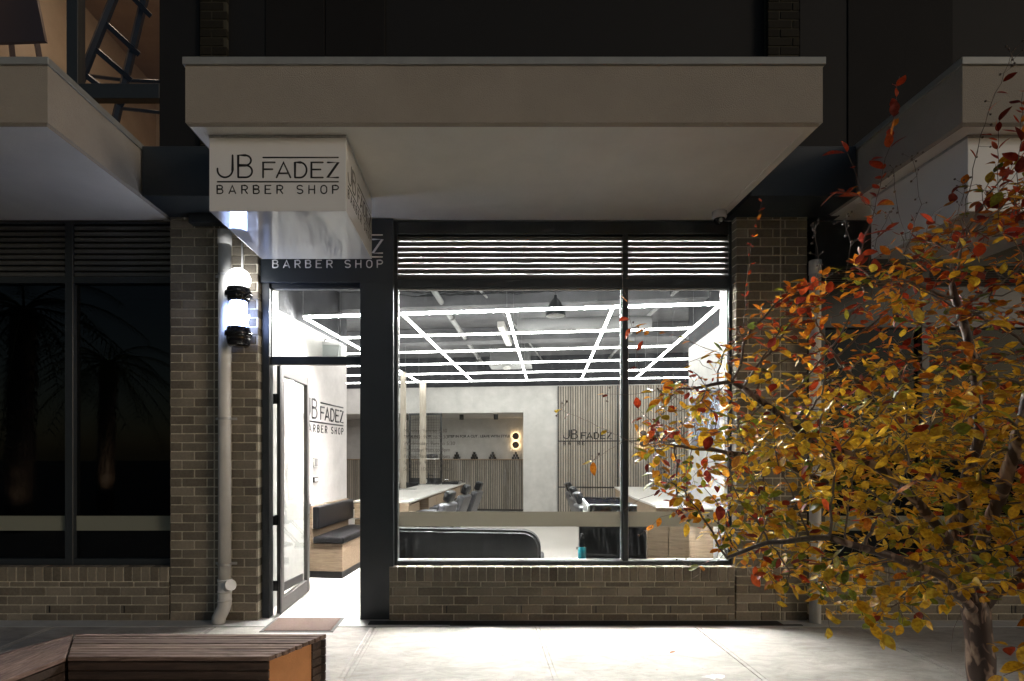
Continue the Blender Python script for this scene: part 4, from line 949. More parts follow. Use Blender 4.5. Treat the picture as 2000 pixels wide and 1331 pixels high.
Xr = fx(1890, dS); sign_box(Xr, Xr+.99, dS, dS+.985, Zs, SOF+.001, 'plain white hanging sign box without lettering, behind the tree top', False)

# ------------------------------------------------------------------ downpipes
def pipe(label, pxc, Yc, r, ztop, elbow, parent=None):
    X = fx(pxc, Yc); t = thing('downpipe', label, 'pipe', (X, Yc, 0))
    zb_ = .42 if elbow else 0.0
    mb = MB(); mb.tube([(X, Yc, zb_), (X, Yc, ztop)], r, 28)
    for z in ((ztop-.13,)): mb.tube([(X, Yc, z), (X, Yc, ztop)], r*1.07, 28)
    mb.build('pipe', M_pipe, t)
    if elbow:
        mb = MB(); mb.tube([(X, Yc, .40), (X, Yc, .18), (X-.010, Yc, .14), (X-.035, Yc, .09), (X-.055, Yc, .05), (X-.06, Yc, .0)], r*1.06, 28)
        for z in (.41, .30, .22): mb.tube([(X, Yc, z-.010), (X, Yc, z+.010)], r*1.12, 28)
        mb.build('elbow', M_pipe, t)
        mb = MB(); mb.tube([(X, Yc, .335), (X+.065, Yc-.05, .365)], r*.80, 24); mb.tube([(X+.065, Yc-.05, .365), (X+.09, Yc-.07, .377)], r*.93, 24); mb.build('cleanout_cap', M_pipe, t)
    for z in ((3.30, 1.94, .56) if elbow else (2.9, 1.5)):
        mb = MB(); mb.tube([(X, Yc, z-.012), (X, Yc, z+.012)], r*1.08, 28, cap=False); mb.bbox((X-r-.045, Yc+r*.55, z-.012), (X+r+.045, Yc+r*.55+.004, z+.012), .001, 1); mb.build('bracket', M_alu, t)
    return t
pipe('pale grey downpipe on the brick pier left of the barber pole', 439, -.085, .058, 3.72, True)
pipe('grey downpipe right of the window, mostly hidden by the tree', 1592, -.07, .050, fz(510, -.07), False)
cd = thing('conduit', 'thin pale conduit dropping from the sign to the glowing globe', 'conduit', (fx(473, -.02), -.02, 3.3)); mb = MB(); mb.tube([(fx(473, -.02), -.018, 3.3), (fx(473, -.02), -.018, 3.75)], .011, 10); mb.build('tube', M_pipe, cd)

# barber pole
BY = -.17; bx = fx(466, BY)
bp_ = thing('barber_pole', 'glowing barber pole light with round globe and black caps on the brick pier', 'barber pole', (bx, BY, fz(677, BY)))
zz = lambda py: fz(py, BY)
mb = MB(); mb.ball((bx, BY, zz(547)), .108, 20); mb.build('globe', M_globe, bp_)
def cap(z0, z1, flip):
    h = z1-z0
    pr = [(0, 0), (.085, 0), (.10, .10*h), (.108, .40*h), (.108, .52*h), (.122, .54*h), (.122, .78*h), (.108, .80*h), (.104, h), (0, h)]
    if flip: pr = [(r, h-z) for r, z in pr][::-1]
    return pr
mb = MB(); mb.lathe(cap(zz(677), zz(641), False), (bx, BY, zz(677)), 36); mb.build('bottom_cap', M_desk, bp_)
mb = MB(); mb.lathe([(0, 0), (.095, 0), (.100, .02), (.100, .045), (.122, .047), (.122, .085), (.106, .087), (.106, .115), (.098, .13), (0, .13)], (bx, BY, zz(590)), 36); mb.build('top_cap', M_desk, bp_)
mb = MB(); mb.lathe([(.100, zz(645)-zz(590)), (.100, .01)], (bx, BY, zz(590)), 36); mb.build('outer_tube', M_clear, bp_)
mb = MB(); mb.lathe([(0, zz(642)-zz(590)), (.073, zz(642)-zz(590)), (.073, .0), (0, .0)], (bx, BY, zz(590)), 36); mb.build('glowing_core', M_core, bp_)
mb = MB()
for py in (580, 655): mb.bbox((bx-.03, BY+.09, zz(py)-.02), (bx+.03, -.002, zz(py)+.02), .003, 1)
mb.build('wall_bracket', M_chrome, bp_)

# dome camera under the canopy
Yc = -.10; cx_ = fx(1405, Yc)
dc = thing('security_camera', 'white and black dome security camera under the canopy corner', 'camera', (cx_, Yc, SOF))
mb = MB(); mb.lathe([(0, 0), (.066, 0), (.066, -.055), (.060, -.065), (.050, -.068), (0, -.068)], (cx_, Yc, SOF+.005), 28); mb.build('housing', M_white, dc)
mb = MB(); mb.lathe([(.050*math.cos(R(a_)), -.06-.058*math.sin(R(a_))) for a_ in range(0, 91, 10)], (cx_, Yc, SOF), 24); mb.build('dome', M_desk, dc)
L = Matrix.Translation((cx_-.006, Yc-.044, SOF-.088)) @ Matrix.Rotation(R(115), 4, 'X')
mb = MB(); mb.lathe([(0, .016), (.018, .016), (.018, 0), (0, 0)], (0, 0, 0), 18, L=L); mb.build('lens', M_steel, dc)

# doormat and drain strip
P4 = [gz(541, 1206, .008), gz(672, 1205, .008), gz(654, 1233, .008), gz(505, 1234, .008)]
dm = thing('doormat', 'worn brown doormat with dark rubber border at the open door', 'doormat', (P4[0]+P4[2])/2*Matrix.Identity(3) if False else tuple((P4[0]+P4[2])/2)[:2] + (0,))
cen = sum(P4, Vector())/4
xa, xb = (P4[0].x+P4[3].x)/2, (P4[1].x+P4[2].x)/2; ya, yb = P4[3].y, P4[0].y
mb = MB(); mb.bbox((xa, ya, 0.001), (xb, yb, .007), .002, 1); mb.build('border', M_matedge, dm)
mb = MB(); mb.bbox((xa+.03, ya+.03, .004), (xb-.03, yb-.03, .013), .003, 1); mb.build('pile', M_mat, dm)
dr = thing('drain_grate', 'long black drain strip along the foot of the brick wall', 'drain', (.5, -.06, 0))
mb = MB(); mb.bbox((fx(722, -.05), -.135, -.002), (fx(1520, -.05), -.03, .004), .001, 1); mb.bbox((fx(880, -.05), -.165, -.002), (fx(1555, -.05), -.137, .003), .001, 1); mb.build('grate', M_strip, dr)

# ------------------------------------------------------------------ timber bench in the foreground
BZ = .45
bpB = [gz(145, 1238, BZ), gz(640, 1236.5, BZ), gz(525, 1284, BZ), gz(130, 1284, BZ)]
bl = thing('timber_bench', 'weathered slatted timber bench with orange end panel in the foreground', 'bench', (-1.9, -1.95, 0))
yb, yf = bpB[0].y, bpB[2].y
NS = 9; pit = (yb-yf)/NS; gap = .009; 
def xe(y): k = (y-yf)/(yb-yf); return bpB[2].x + (bpB[1].x-bpB[2].x)*k     # right end is cut on the skew
def xs_(y): k = (y-yf)/(yb-yf); return bpB[3].x + (bpB[0].x-bpB[3].x)*k
TH = .026
mb = MB()
for i in range(NS):
    y0, y1 = yf+pit*i+gap/2, yf+pit*(i+1)-gap/2; j = rnd.uniform(-.0015, .0015)
    bm = bmesh.new(); t_ = MB(); t_.bm = bm
    t_.prism([(xs_(y0)+.006, y0, BZ-TH+j), (xe(y0)+rnd.uniform(-.003, .003), y0, BZ-TH+j), (xe(y1)+rnd.uniform(-.003, .003), y1, BZ-TH+j), (xs_(y1)+.006, y1, BZ-TH+j)], (0, 0, TH))
    bmesh.ops.recalc_face_normals(bm, faces=bm.faces); bmesh.ops.bevel(bm, geom=bm.edges[:], offset=.003, segments=1, affect='EDGES'); mb.absorb(bm)
mb.build('seat_slats', M_weath, bl)
mb = MB(); z = BZ-TH-.006; i = 0
while z > .03:
    h = .046
    mb.bbox((bpB[3].x+.004, yf+.004, z-h), (bpB[2].x-.004, yf+.026, z), .003, 1)
    mb.bbox((bpB[0].x+.004, yb-.030, z-h), (bpB[1].x-.004, yb-.006, z), .003, 1)
    z -= h+.006; i += 1
mb.build('side_slats', M_weathd, bl)
# short return of the rear slats wrapping the back corner (their ends show beside the orange panel)
mb = MB(); z = BZ-TH-.006
ex = Vector((bpB[1].x-bpB[2].x, yb-yf, 0)).normalized(); nv = Vector((ex.y, -ex.x, 0))
c1 = Vector((bpB[1].x, yb, 0)); 
while z > .03:
    a_ = c1 - ex*.115 - nv*.012; b_ = c1 - ex*.008 - nv*.012
    mb.prism([(a_.x, a_.y, z-.046), (b_.x, b_.y, z-.046), (b_.x-nv.x*.03, b_.y-nv.y*.03, z-.046), (a_.x-nv.x*.03, a_.y-nv.y*.03, z-.046)], (0, 0, .046)); z -= .052
mb.build('corner_slats', M_weathd, bl)
a_ = Vector((bpB[2].x, yf+.03, 0)) - nv*.02 + ex*.005; b_ = c1 - ex*.118 - nv*.02
mb = MB(); mb.prism([(a_.x, a_.y, .0), (b_.x, b_.y, .0), (b_.x-nv.x*.012, b_.y-nv.y*.012, 0), (a_.x-nv.x*.012, a_.y-nv.y*.012, 0)], (0, 0, BZ-TH-.002)); mb.build('end_panel', M_orange, bl)
# second bench section turning towards the camera
b2 = thing('timber_bench', 'second weathered bench section turning away at the left corner', 'bench', (-2.7, -2.3, 0))
A0, A1 = bpB[0].copy(), bpB[3].copy(); A0.x -= .006; A1.x -= .006
B0, B1 = gz(0, 1277, BZ), gz(0, 1333, BZ)
e0 = (B0-A0); e1 = (B1-A1); B0 = A0 + e0.normalized()*1.3; B1 = A1 + e1.normalized()*1.3
mb = MB(); m2 = MB()
for i in range(NS):
    g_ = .012
    k0, k1 = i/NS+g_/2, (i+1)/NS-g_/2
    pa = [A1.lerp(A0, k0), A1.lerp(A0, k1), B1.lerp(B0, k1), B1.lerp(B0, k0)]
    bm = bmesh.new(); t_ = MB(); t_.bm = bm; t_.prism([(p.x, p.y, BZ-TH+rnd.uniform(-.0005, .0005)) for p in pa], (0, 0, TH)); bmesh.ops.recalc_face_normals(bm, faces=bm.faces)
    bmesh.ops.bevel(bm, geom=bm.edges[:], offset=.003, segments=1, affect='EDGES'); mb.absorb(bm)
M_weath2 = woodmat('weathered_timber_cross', (.075, .042, .032), (.25, .165, .135), 'y', 1.6, rough=.8, bump=.6, dist=1.2)
mb.build('seat_slats', M_weath2, b2)
z = BZ-TH-.006
while z > .03:
    for P0, P1, s in ((A1, B1, 1), (A0, B0, -1)):
        dd = (P1-P0).normalized(); n_ = Vector((-dd.y, dd.x, 0))*s
        q = [P0 - n_*0.004, P1 - n_*0.004, P1 - n_*.026, P0 - n_*.026]
        m2.prism([(p.x, p.y, z-.046) for p in q], (0, 0, .046))
    z -= .052
m2.build('side_slats', M_weathd, b2)
sp = thing('paint_splash', 'pale dried paint splash on the pavement slab near the tree', 'stain', tuple(gz(1392, 1318, 0.0)))
c = gz(1392, 1322, .001); mb = MB(); r3 = random.Random(5)
pts = [(c.x + (.03+.07*r3.random())*math.cos(a_)*1.2, c.y + (.015+.05*r3.random())*math.sin(a_), .0008) for a_ in [k*2*PI/18 for k in range(18)]]
mb.prism(pts, (0, 0, .0012)); mb.build('splash', pmat('dry_paint', (.66, .65, .62), .7, noise_s=40, var=.2), sp)

# ------------------------------------------------------------------ autumn tree
rt = random.Random(11); npr = np.random.RandomState(5)
TY = -2.10; TD = TY - CY
def tp(px, py, dY=0.0):            # point in the tree's own upright plane
    Y = TY + dY; return np.array((fx(px, Y), Y, fz(py, Y)))
TRX, TRY = fx(1914, TY), TY
nodes = []; par = []
def add(p, q): nodes.append(np.array(p, float)); par.append(q); return len(nodes)-1
def path(pts, start, step=.07):
    cur = start
    for p in pts:
        a = nodes[cur]; L_ = np.linalg.norm(p-a); n_ = max(1, int(L_/step))
        for i in range(1, n_+1):
            q = a + (p-a)*i/n_ + (npr.rand(3)-.5)*.012; cur = add(q, cur)
        nodes[cur] = np.array(p, float)
    return cur
root = add((TRX+.01, TRY, 0), -1)
tr0 = path([tp(1916, 1331), tp(1913, 1260), tp(1906, 1195)], root)
l1 = path([tp(1885, 1120, -.05), tp(1850, 1050, -.1), tp(1800, 990, -.15), tp(1745, 935, -.2), tp(1690, 900, -.15), tp(1600, 870, -.1), tp(1510, 800, 0), tp(1430, 745, .1), tp(1350, 760, .2)], tr0)
l2 = path([tp(1865, 1080, .25), tp(1860, 980, .4), tp(1800, 880, .6), tp(1700, 780, .7), tp(1620, 680, .7)], tr0)
l3 = path([tp(1895, 1080, 0), tp(1880, 960, 0), tp(1915, 850, -.1), tp(1900, 700, -.05), tp(1860, 560, 0)], tr0)
l4 = path([tp(1960, 1150, 0), tp(2020, 1110, 0), tp(2110, 1020, .1), tp(2200, 900, .1)], tr0)
l5 = path([tp(1830, 1120, -.35), tp(1720, 1080, -.55), tp(1620, 1050, -.5), tp(1500, 1060, -.35), tp(1420, 1090, -.2)], tr0)
l6 = path([tp(1880, 1100, .3), tp(1780, 1040, .6), tp(1650, 960, .7), tp(1520, 900, .6), tp(1400, 880, .45), tp(1300, 870, .3)], tr0)
l7 = path([tp(1950, 980, -.3), tp(1990, 850, -.5), tp(2030, 700, -.5), tp(2080, 560, -.3)], l3-22 if l3 > 22 else l3)
poly = [(1255,790),(1330,710),(1420,640),(1500,570),(1590,540),(1700,470),(1800,440),(1890,340),(2000,280),(2150,300),(2300,520),(2360,900),(2250,1120),(2080,1180),(1980,1165),(1880,1170),(1800,1195),(1730,1225),(1670,1215),(1620,1165),(1500,1150),(1420,1095),(1350,1040),(1290,960),(1240,880)]
pw = np.array([tp(*p)[[0, 2]] for p in poly])
def inside(x, z):
    c = False; n_ = len(pw); j = n_-1
    for i in range(n_):
        xi, zi = pw[i]; xj, zj = pw[j]
        if (zi > z) != (zj > z) and x < (xj-xi)*(z-zi)/(zj-zi)+xi: c = not c
        j = i
    return c
def edist(x, z):
    a = pw; b = np.roll(pw, -1, 0); p = np.array((x, z)); ab = b-a
    t_ = np.clip(((p-a)*ab).sum(1)/(ab*ab).sum(1), 0, 1); return np.sqrt(((a+ab*t_[:, None]-p)**2).sum(1)).min()
att = []
xmin, zmin = pw.min(0); xmax, zmax = pw.max(0)
while len(att) < 6000:
    x = rt.uniform(xmin, xmax); z = rt.uniform(zmin, zmax)
    if not inside(x, z): continue
    e = edist(x, z); half = min(1.0, .22 + e*1.5)
    if noise.noise(Vector((x*2.6, z*2.6, 3.3))) > .16 or noise.noise(Vector((x*5.2, z*5.2, 8.1))) > .30: continue
    if z > 1.9 and rt.random() < .35: continue
    if x < 1.9 and rt.random() < .30: continue
    att.append((x, TY + rt.uniform(-.92, 1)*half, z))
att = np.array(att)
# space colonisation
step = .045; kill = .062; infl = .55
alive = np.ones(len(att), bool)
P_ = np.array(nodes); NSEED = len(nodes); near = np.full(len(att), 1e9); nid = np.zeros(len(att), int)
for i, p in enumerate(P_):
    if i < 12: continue
    dd = np.linalg.norm(att-p, axis=1); m_ = dd < near; near[m_] = dd[m_]; nid[m_] = i
infl_now = .9
for it in range(140):
    alive &= near > kill
    act = alive & (near < infl_now)
    if act.sum() == 0: break
    ids = np.unique(nid[act]); new = []
    for i in ids:
        v = att[act & (nid == i)] - nodes[i]; v = (v/np.linalg.norm(v, axis=1)[:, None]).sum(0)
        L_ = np.linalg.norm(v)
        if L_ < 1e-3: continue
        q = nodes[i] + (v/L_ + (npr.rand(3)-.5)*.45 + np.array((0, 0, .06)))*step
        new.append((add(q, int(i)), q))
    for k, q in new:
        dd = np.linalg.norm(att-q, axis=1); m_ = dd < near; near[m_] = dd[m_]; nid[m_] = k
# long shoots that stand out of the crown
shoots = []
def nearest(p):
    P = np.array(nodes); return int(np.argmin(np.linalg.norm(P-p, axis=1)))
def shoot(pts, kind):
    p = [tp(*q) for q in pts]; s = nearest(p[0]); n0 = len(nodes); e = path(p, s, .05); shoots.append((n0, e, kind)); return e
shoot([(1700,440,-.1),(1722,350,-.12),(1742,250,-.14),(1757,150,-.16)], 'leafy')
shoot([(1690,400,-.1),(1668,330,-.1),(1655,300,-.1)], 'leafyb'); shoot([(1712,420,-.1),(1680,385,-.1),(1640,372,-.12)], 'leafy')
shoot([(1452,640,0),(1458,560,0),(1468,480,0),(1487,395,0)], 'small')
shoot([(1430,700,.1),(1300,650,.1),(1235,640,.1),(1216,545,.1)], 'sparse')
shoot([(1300,740,.2),(1245,720,.2),(1238,640,.2)], 'sparse')
shoot([(1330,860,.2),(1250,870,.15),(1170,835,.1),(1096,800,.1)], 'sparse')
shoot([(1290,850,.1),(1220,860,.1),(1158,900,.1)], 'sparse'); shoot([(1330,760,.1),(1240,770,.1),(1185,770,.1)], 'sparse')
shoot([(1880,430,-.3),(1900,330,-.32),(1930,220,-.34),(1975,105,-.36)], 'berry')
shoot([(1980,420,-.3),(1990,300,-.3),(1998,180,-.3)], 'leafy'); shoot([(1950,430,-.2),(1948,330,-.2),(1950,240,-.2)], 'leafy')
shoot([(1765,500,.1),(1800,400,.1),(1782,310,.1)], 'berry'); shoot([(1770,470,.1),(1752,400,.1),(1745,330,.1)], 'berry')
shoot([(1590,600,.1),(1600,520,.1),(1592,448,.1)], 'berry'); shoot([(1650,560,.1),(1662,480,.1),(1650,430,.1)], 'berry')
shoot([(1690,560,0),(1700,500,0),(1735,420,0)], 'berry'); shoot([(1850,480,0),(1870,420,0),(1885,360,0)], 'berry')
shoot([(1420,1075,-.2),(1390,1105,-.2),(1345,1136,-.2),(1312,1138,-.2)], 'bare')
shoot([(1400,1090,0),(1350,1110,0),(1330,1095,0)], 'sparse'); shoot([(1330,1000,.1),(1290,1010,.1),(1265,1035,.1)], 'sparse'); shoot([(1290,960,.1),(1250,975,.1),(1215,1000,.1)], 'bare')
shoot([(1660,1150,-.3),(1690,1200,-.3),(1730,1250,-.3)], 'leafy'); shoot([(1600,1150,-.2),(1612,1190,-.2),(1620,1225,-.2)], 'leafy'); shoot([(1500,1120,-.2),(1515,1160,-.2),(1520,1195,-.2)], 'leafy')
shoot([(2050,1180,-.5),(2040,1250,-.55),(1990,1265,-.6),(1945,1262,-.6)], 'leafy'); shoot([(2045,1250,-.55),(2010,1300,-.6),(1960,1320,-.6)], 'leafy')
shoot([(1880,1190,-.1),(1862,1230,-.1),(1858,1275,-.1)], 'bare')
P = np.array(nodes); N = len(P)
kids = [[] for _ in range(N)]
for i, q in enumerate(par):
    if q >= 0: kids[q].append(i)
rad = np.zeros(N); G_ = 2.25
for i in range(N-1, -1, -1):
    if kids[i]: rad[i] = (sum(rad[k]**G_ for k in kids[i]) + .00035**G_*2)**(1/G_)
    else: rad[i] = .0013
sc_ = .074/rad[0]; rad = .0013 + (rad-.0013)*(.067-.0013)/(rad[0]-.0013)
rad[NSEED:] = np.minimum(rad[NSEED:], .0085 + .0*rad[NSEED:])
print('tree nodes', N, 'root', rad[0])
tree = thing('autumn_tree', 'slender tree with red, orange and yellow autumn leaves before the right shop', 'tree', (TRX, TRY, 0))
def trunkmat():
    m, n, l, b = mat('mottled_bark'); tc = n.new('ShaderNodeTexCoord'); mp = n.new('ShaderNodeMapping'); mp.inputs['Scale'].default_value = (9, 9, 3.0); l.new(tc.outputs['Object'], mp.inputs[0])
    t = n.new('ShaderNodeTexNoise'); t.inputs['Scale'].default_value = 1.5; t.inputs['Detail'].default_value = 2; t.inputs['Distortion'].default_value = 1.2; l.new(mp.outputs[0], t.inputs[0])
    r = n.new('ShaderNodeValToRGB'); e = r.color_ramp.elements; e[0].position = .52; e[0].color = (.045, .022, .015, 1); e[1].position = .54; e[1].color = (.15, .09, .065, 1); k = e.new(.64); k.color = (.32, .23, .17, 1); l.new(t.outputs[0], r.inputs[0]); l.new(r.outputs[0], b.inputs['Base Color'])
    b.inputs['Roughness'].default_value = .55; bp = n.new('ShaderNodeBump'); bp.inputs['Strength'].default_value = .3; bp.inputs['Distance'].default_value = .006; l.new(t.outputs[0], bp.inputs['Height']); l.new(bp.outputs[0], b.inputs['Normal']); return m
M_bark = trunkmat(); M_twig = pmat('twig_bark', (.12, .09, .072), .7, noise_s=60, var=.35)
# chains -> tubes
tk, br = MB(), MB()
def chains():
    done = np.zeros(N, bool)
    starts = [0]
    while starts:
        s = starts.pop(); ch = ([par[s]] if par[s] >= 0 else []) + [s]; c_ = s
        while kids[c_]:
            ks = sorted(kids[c_], key=lambda k: -rad[k])
            for k in ks[1:]: starts.append(k)
            c_ = ks[0]; ch.append(c_)
        yield ch
for ch in chains():
    if len(ch) < 2: continue
    r0 = [rad[i] for i in ch]
    if ch[0] != 0: r0[0] = min(rad[ch[0]], r0[1]*1.25)
    pts = [Vector(P[i]) for i in ch]
    big = [i for i, r in enumerate(r0) if r > .017]
    cut = (big[-1]+1) if big else 0
    if cut > 1: tk.tube(pts[:cut+1], [r*(1+.06*math.sin(i*1.7)) for i, r in enumerate(r0[:cut+1])], 14, cap=True)
    rest = pts[cut if cut > 1 else 0:]; rr = r0[cut if cut > 1 else 0:]
    if len(rest) > 1: br.tube(rest, rr, 5 if rr[0] > .005 else 3, cap=False)
tk.build('trunk', M_bark, tree, recalc=False); br.build('branches', M_twig, tree, recalc=False)
# leaves
def leafmat():
    m, n, l, b = mat('autumn_leaf'); n.remove(b)
    at = n.new('ShaderNodeVertexColor'); at.layer_name = 'leaf_colour'
    tc = n.new('ShaderNodeTexCoord'); t = n.new('ShaderNodeTexNoise'); t.inputs['Scale'].default_value = 55; t.inputs['Detail'].default_value = 4; l.new(tc.outputs['Object'], t.inputs[0])
    mx = n.new('ShaderNodeMix'); mx.data_type = 'RGBA'; mx.blend_type = 'MULTIPLY'; mx.inputs[0].default_value = .75
    r = n.new('ShaderNodeValToRGB'); r.color_ramp.elements[0].position = .38; r.color_ramp.elements[1].position = .6; r.color_ramp.elements[0].color = (.62, .42, .30, 1); r.color_ramp.elements[1].color = (1.1, 1.1, 1.05, 1)
    l.new(t.outputs[0], r.inputs[0]); l.new(at.outputs[0], mx.inputs[6]); l.new(r.outputs[0], mx.inputs[7])
    p = n.new('ShaderNodeBsdfPrincipled'); p.inputs['Roughness'].default_value = .38; p.inputs['Specular IOR Level'].default_value = .5; l.new(mx.outputs[2], p.inputs['Base Color'])
    tl = n.new('ShaderNodeBsdfTranslucent'); l.new(mx.outputs[2], tl.inputs[0])
    s = n.new('ShaderNodeMixShader'); s.inputs[0].default_value = .5; l.new(p.outputs[0], s.inputs[1]); l.new(tl.outputs[0], s.inputs[2]); l.new(s.outputs[0], n['Material Output'].inputs[0]); return m
M_leaf = leafmat()
YEL = [(.76,.47,.03),(.82,.54,.05),(.70,.40,.025),(.62,.44,.04)]; ORG = [(.70,.25,.02),(.60,.19,.015),(.74,.32,.03)]; RED = [(.40,.045,.012),(.30,.03,.012),(.48,.08,.02),(.22,.03,.018)]; GRN = [(.22,.27,.03),(.14,.20,.03),(.34,.34,.03)]
LV, LF, LC = [], [], []
prof = [(0.0, .02), (.14, .30), (.32, .46), (.52, .50), (.72, .38), (.88, .19), (1.0, .0)]
def leaf(p, d_, up, size, col):
    d_ = d_/np.linalg.norm(d_); s = np.cross(d_, up); L_ = np.linalg.norm(s)
    if L_ < 1e-4: s = np.cross(d_, (1, .2, .1)); L_ = np.linalg.norm(s)
    s = s/L_; n_ = np.cross(s, d_); curl = rt.uniform(-.35, .30); fold = rt.uniform(.1, .45); wd = size*rt.uniform(.85, 1.1)
    stem = size*.10; base = len(LV)
    for t_, w_ in prof:
        c = p + d_*(stem+size*t_*(1-.12*abs(curl))) + n_*size*curl*t_*t_
        e = n_*fold*w_*wd*.5
        LV.append(c); LV.append(c + s*w_*wd*.58 + e); LV.append(c - s*w_*wd*.58 + e)
    for i in range(len(prof)-1):
        a = base+3*i; b = a+3
        LF.append((a, a+1, b+1, b)); LF.append((a+2, a, b, b+2)); LC.append(col); LC.append(col)
def colour(p):
    z = p[2]; x = p[0]
    cl = noise.noise(Vector((p[0]*2.3, p[1]*2.3, p[2]*2.3+9)))
    rp_ = .05 + .50*max(0, min(1, (z-1.7)/.8)) + .22*max(0, min(1, (2.0-x)/.8)) + .95*max(0, cl-.12)
    gp = .10 if z > 1.5 else (.24 if cl < -.05 else .09)
    u = rt.random()
    if u < rp_*.6: c = rt.choice(RED)
    elif u < rp_*1.25: c = rt.choice(ORG)
    elif u < rp_*1.25+gp: c = rt.choice(GRN)
    else: c = rt.choice(YEL)
    k = rt.uniform(.75, 1.15); return tuple(min(.9, v*k) for v in c)
shoot_nodes = {}
for n0, e, kind in shoots:
    for i in range(n0, e+1): shoot_nodes[i] = (kind, (i-n0)/max(1, e-n0))
cnt = 0
for i in range(20, N):
    if (rad[i] > .0075 and i < NSEED) or rad[i] > .0086 or par[i] < 0: continue
    p = P[i]; d0_ = P[i]-P[par[i]]; L_ = np.linalg.norm(d0_)
    if L_ < 1e-5: continue
    d0_ /= L_; size_k = 1.0; pr = None; force = None
    if i in shoot_nodes:
        kind, tt = shoot_nodes[i]
        pr = {'leafy': .85, 'leafyb': .6, 'sparse': .30, 'small': .9, 'berry': .05, 'bare': 0.0}[kind]
        if kind == 'small': size_k = .45
        if kind in ('leafy', 'leafyb'): size_k = 1.15
        force = 'red' if (p[2] > 2.4 or kind == 'small') else None
    if pr is None:
        pr = .70 if p[2] < 1.75 else (.54 if p[2] < 2.1 else .46)
        if p[0] < 1.75: pr *= .82
        if not kids[i]: pr = min(1, pr*1.4)
    for s_ in (-1, 1):
        if rt.random() > pr: continue
        side = np.cross(d0_, np.array((rt.uniform(-.6, .6), rt.uniform(-.6, .6), 1.0))); side /= (np.linalg.norm(side)+1e-6)
        dr_ = d0_*rt.uniform(.2, .9) + side*s_*rt.uniform(.5, 1.1) + np.array((0, 0, rt.uniform(-.85, .25) if p[2] < 2.1 else rt.uniform(-.35, .35))) + (npr.rand(3)-.5)*.5
        up = np.array((rt.uniform(-.7, .7), rt.uniform(-1.0, .3), 1.0))
        c = colour(p)
        if force == 'red': c = rt.choice(RED+ORG[:1]+RED[:1])
        leaf(p, dr_, up, min(.11, max(.028, rt.gauss(.061, .018)))*size_k, c); cnt += 1
print('leaves', cnt)
me = bpy.data.meshes.new('leaves'); Mi = MW[tree.name].inverted()
me.from_pydata([tuple(Mi @ Vector(v)) for v in LV], [], LF); me.materials.append(M_leaf)
ca = me.color_attributes.new('leaf_colour', 'FLOAT_COLOR', 'CORNER')
arr = np.ones((len(me.loops), 4), np.float32); arr[:, :3] = np.repeat(np.array(LC, np.float32), 4, axis=0); ca.data.foreach_set('color', arr.ravel())
for p_ in me.polygons: p_.use_smooth = True
lo = bpy.data.objects.new('crown', me); link(lo); lo.parent = tree
# seed capsules and their stalks at tips
mb = MB(); 
def berries(p, n_, spread):
    for k in range(n_):
        q = p + (npr.rand(3)-.5)*spread; mb.tube([Vector(p), Vector(q)], .0011, 3, cap=False); mb.ball(tuple(q), rt.uniform(.0045, .0075), 4)
for n0, e, kind in shoots:
    if kind == 'berry':
        for i in range(n0+(e-n0)//2, e+1): berries(P[i], rt.choice((0, 1, 2, 2)), .10)
        berries(P[e], 6, .09)
    elif kind == 'sparse': berries(P[e], 3, .09)
tips = [i for i in range(N) if not kids[i] and i not in shoot_nodes]
for i in rt.sample(tips, min(110, len(tips))): berries(P[i], rt.choice((1, 2, 4)), .07)
sc0 = mb.build('seed_capsules', M_twig, tree, recalc=False); sc0['kind'] = 'stuff'

# fallen leaves on the pavement
for k, (px, py, an, lab) in enumerate(((1307, 1277, .3, 'curled brown fallen leaf in the middle of the pavement slab'), (1283, 1311, 1.2, 'small dark fallen leaf near the bottom edge of the pavement'), (1895, 1275, 2.2, 'tan fallen leaf beside the tree trunk'))):
    q = gz(px, py, .004) if k < 2 else Vector((TRX-.2, TRY-.1, .004))
    LVs, LFs = len(LV), len(LF)
    leaf(np.array(q)+np.array((0, 0, .004)), np.array((math.cos(an), math.sin(an), .02)), np.array((0, 0, 1.)), .055 if k != 1 else .03, (.3, .12, .03))
    vs = [Vector(v) for v in LV[LVs:]]; fs = [tuple(i-LVs for i in f) for f in LF[LFs:]]
    me = bpy.data.meshes.new('fallen_leaf'); me.from_pydata([tuple(v - q) for v in vs], [], fs); me.materials.append(pmat('dry_leaf', (.28, .11, .03), .6) if 'dry_leaf' not in bpy.data.materials else bpy.data.materials['dry_leaf'])
    o = bpy.data.objects.new('fallen_leaf', me); link(o); o.location = q; tag(o, lab, 'leaf', 'fallen leaves on the pavement')

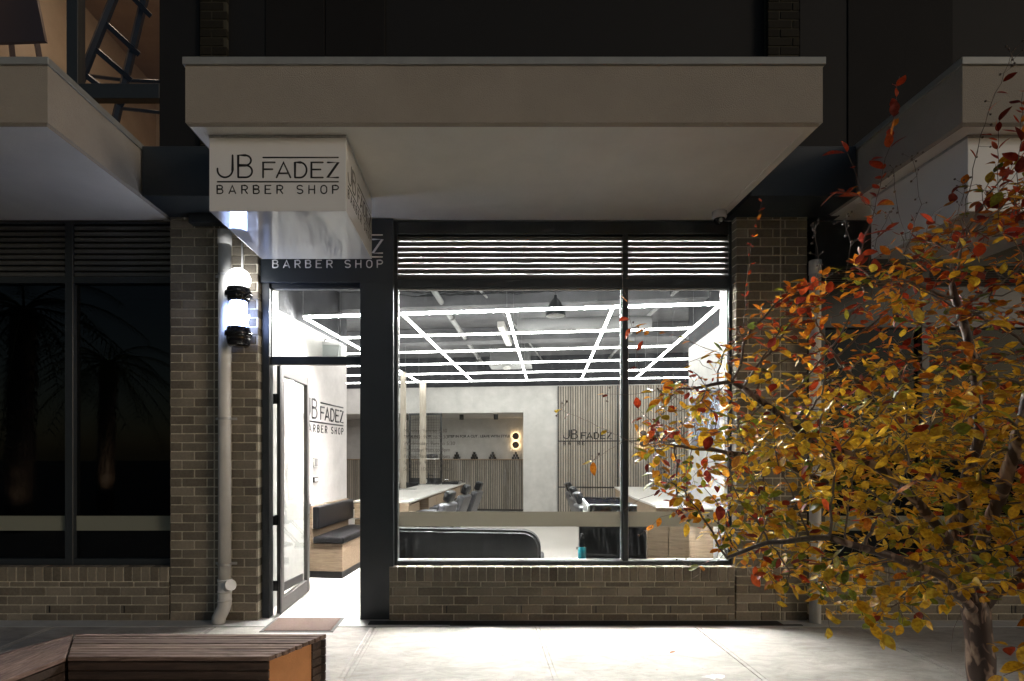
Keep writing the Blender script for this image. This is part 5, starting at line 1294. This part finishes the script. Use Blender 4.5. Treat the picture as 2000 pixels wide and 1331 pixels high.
# shaggy palms across the street, mirrored in the dark windows
def palm(px, d_, h, r, label):
    X = (px-VX)*d_/F; Y = 2*(YF+.05) - (d_+CY); t = thing('palm_tree', label, 'palm', (X, Y, -.16))
    mb = MB(); mb.tube([(X, Y, -.16), (X+.05, Y, h*.5), (X+.12, Y, h)], [r*1.1, r*.95, r], 14)
    rp_ = random.Random(int(px))
    for k in range(900):
        z = rp_.uniform(.2, h); a_ = rp_.uniform(0, 2*PI); c = Vector((X+.12*z/h + r*math.cos(a_), Y + r*math.sin(a_), z))
        tip = c + Vector((math.cos(a_)*rp_.uniform(.03, .12), math.sin(a_)*rp_.uniform(.03, .12), -rp_.uniform(.05, .25))); mb.tube([c, tip], [.012, .002], 3, cap=False)
    mb.build('trunk', pmat('palm_bark_%d' % px, (.20, .17, .13), .6) if False else M_twig, t)
    mb = MB()
    for k in range(26):
        a_ = k*2.399; el = .9 - 1.5*(k/26); L_ = 2.4; pr_ = []
        for j in range(9):
            s = j/8; pr_.append(Vector((X+.12, Y, h)) + Vector((math.cos(a_)*L_*s*math.cos(el*.6), math.sin(a_)*L_*s*math.cos(el*.6), L_*(s*math.sin(el) - .75*s*s))))
        mb.tube(pr_, [.02*(1-j/9) + .003 for j in range(9)], 4, cap=False)
        for j in range(1, 8):
            dd = (pr_[j+1]-pr_[j]).normalized() if j < 8 else Vector((0, 0, 1)); sd_ = dd.cross(Vector((0, 0, 1))).normalized()
            for s in (-1, 1):
                for f_ in (0, .33, .66):
                    b_ = pr_[j].lerp(pr_[j+1], f_); e_ = b_ + sd_*s*.35 + dd*.2 - Vector((0, 0, .16)); mb.face([b_, b_+dd*.03, e_])
    mb.build('crown', pmat('palm_green', (.05, .08, .03), .5) if 'palm_green' not in bpy.data.materials else bpy.data.materials['palm_green'], t, recalc=False)
def uplight(px, d_, label, pw_):
    X = (px-VX)*d_/F + .9; Y = 2*(YF+.05) - (d_+CY) + 1.0; t = thing('garden_uplight', label, 'lamp', (X, Y, -.16))
    mb = MB(); mb.lathe([(0, 0), (.07, 0), (.08, .02), (.08, .10), (.065, .12), (0, .11)], (X, Y, -.16), 18); mb.build('lamp_body', M_black, t)
    L_ = bpy.data.lights.new('uplight', 'SPOT'); L_.energy = pw_; L_.color = (1.0, .80, .55); L_.spot_size = R(70); L_.spot_blend = .6; L_.shadow_soft_size = .06
    o = bpy.data.objects.new('uplight', L_); link(o); o.parent = t; o.location = (0, 0, .14); o.rotation_euler = Vector((.16, .25, -1)).to_track_quat('Z', 'Y').to_euler()
    o.rotation_euler = (-Vector((-.40, -.45, 1))).to_track_quat('Z', 'Y').to_euler()
uplight(35, 11.5, 'warm ground uplight at the foot of the nearer palm across the street', 420); uplight(205, 17.0, 'warm ground uplight at the foot of the farther palm across the street', 260)
palm(35, 11.5, 4.6, .22, 'nearer shaggy palm across the street, mirrored in the dark window')
palm(205, 17.0, 4.4, .20, 'farther shaggy palm across the street, mirrored in the dark window')
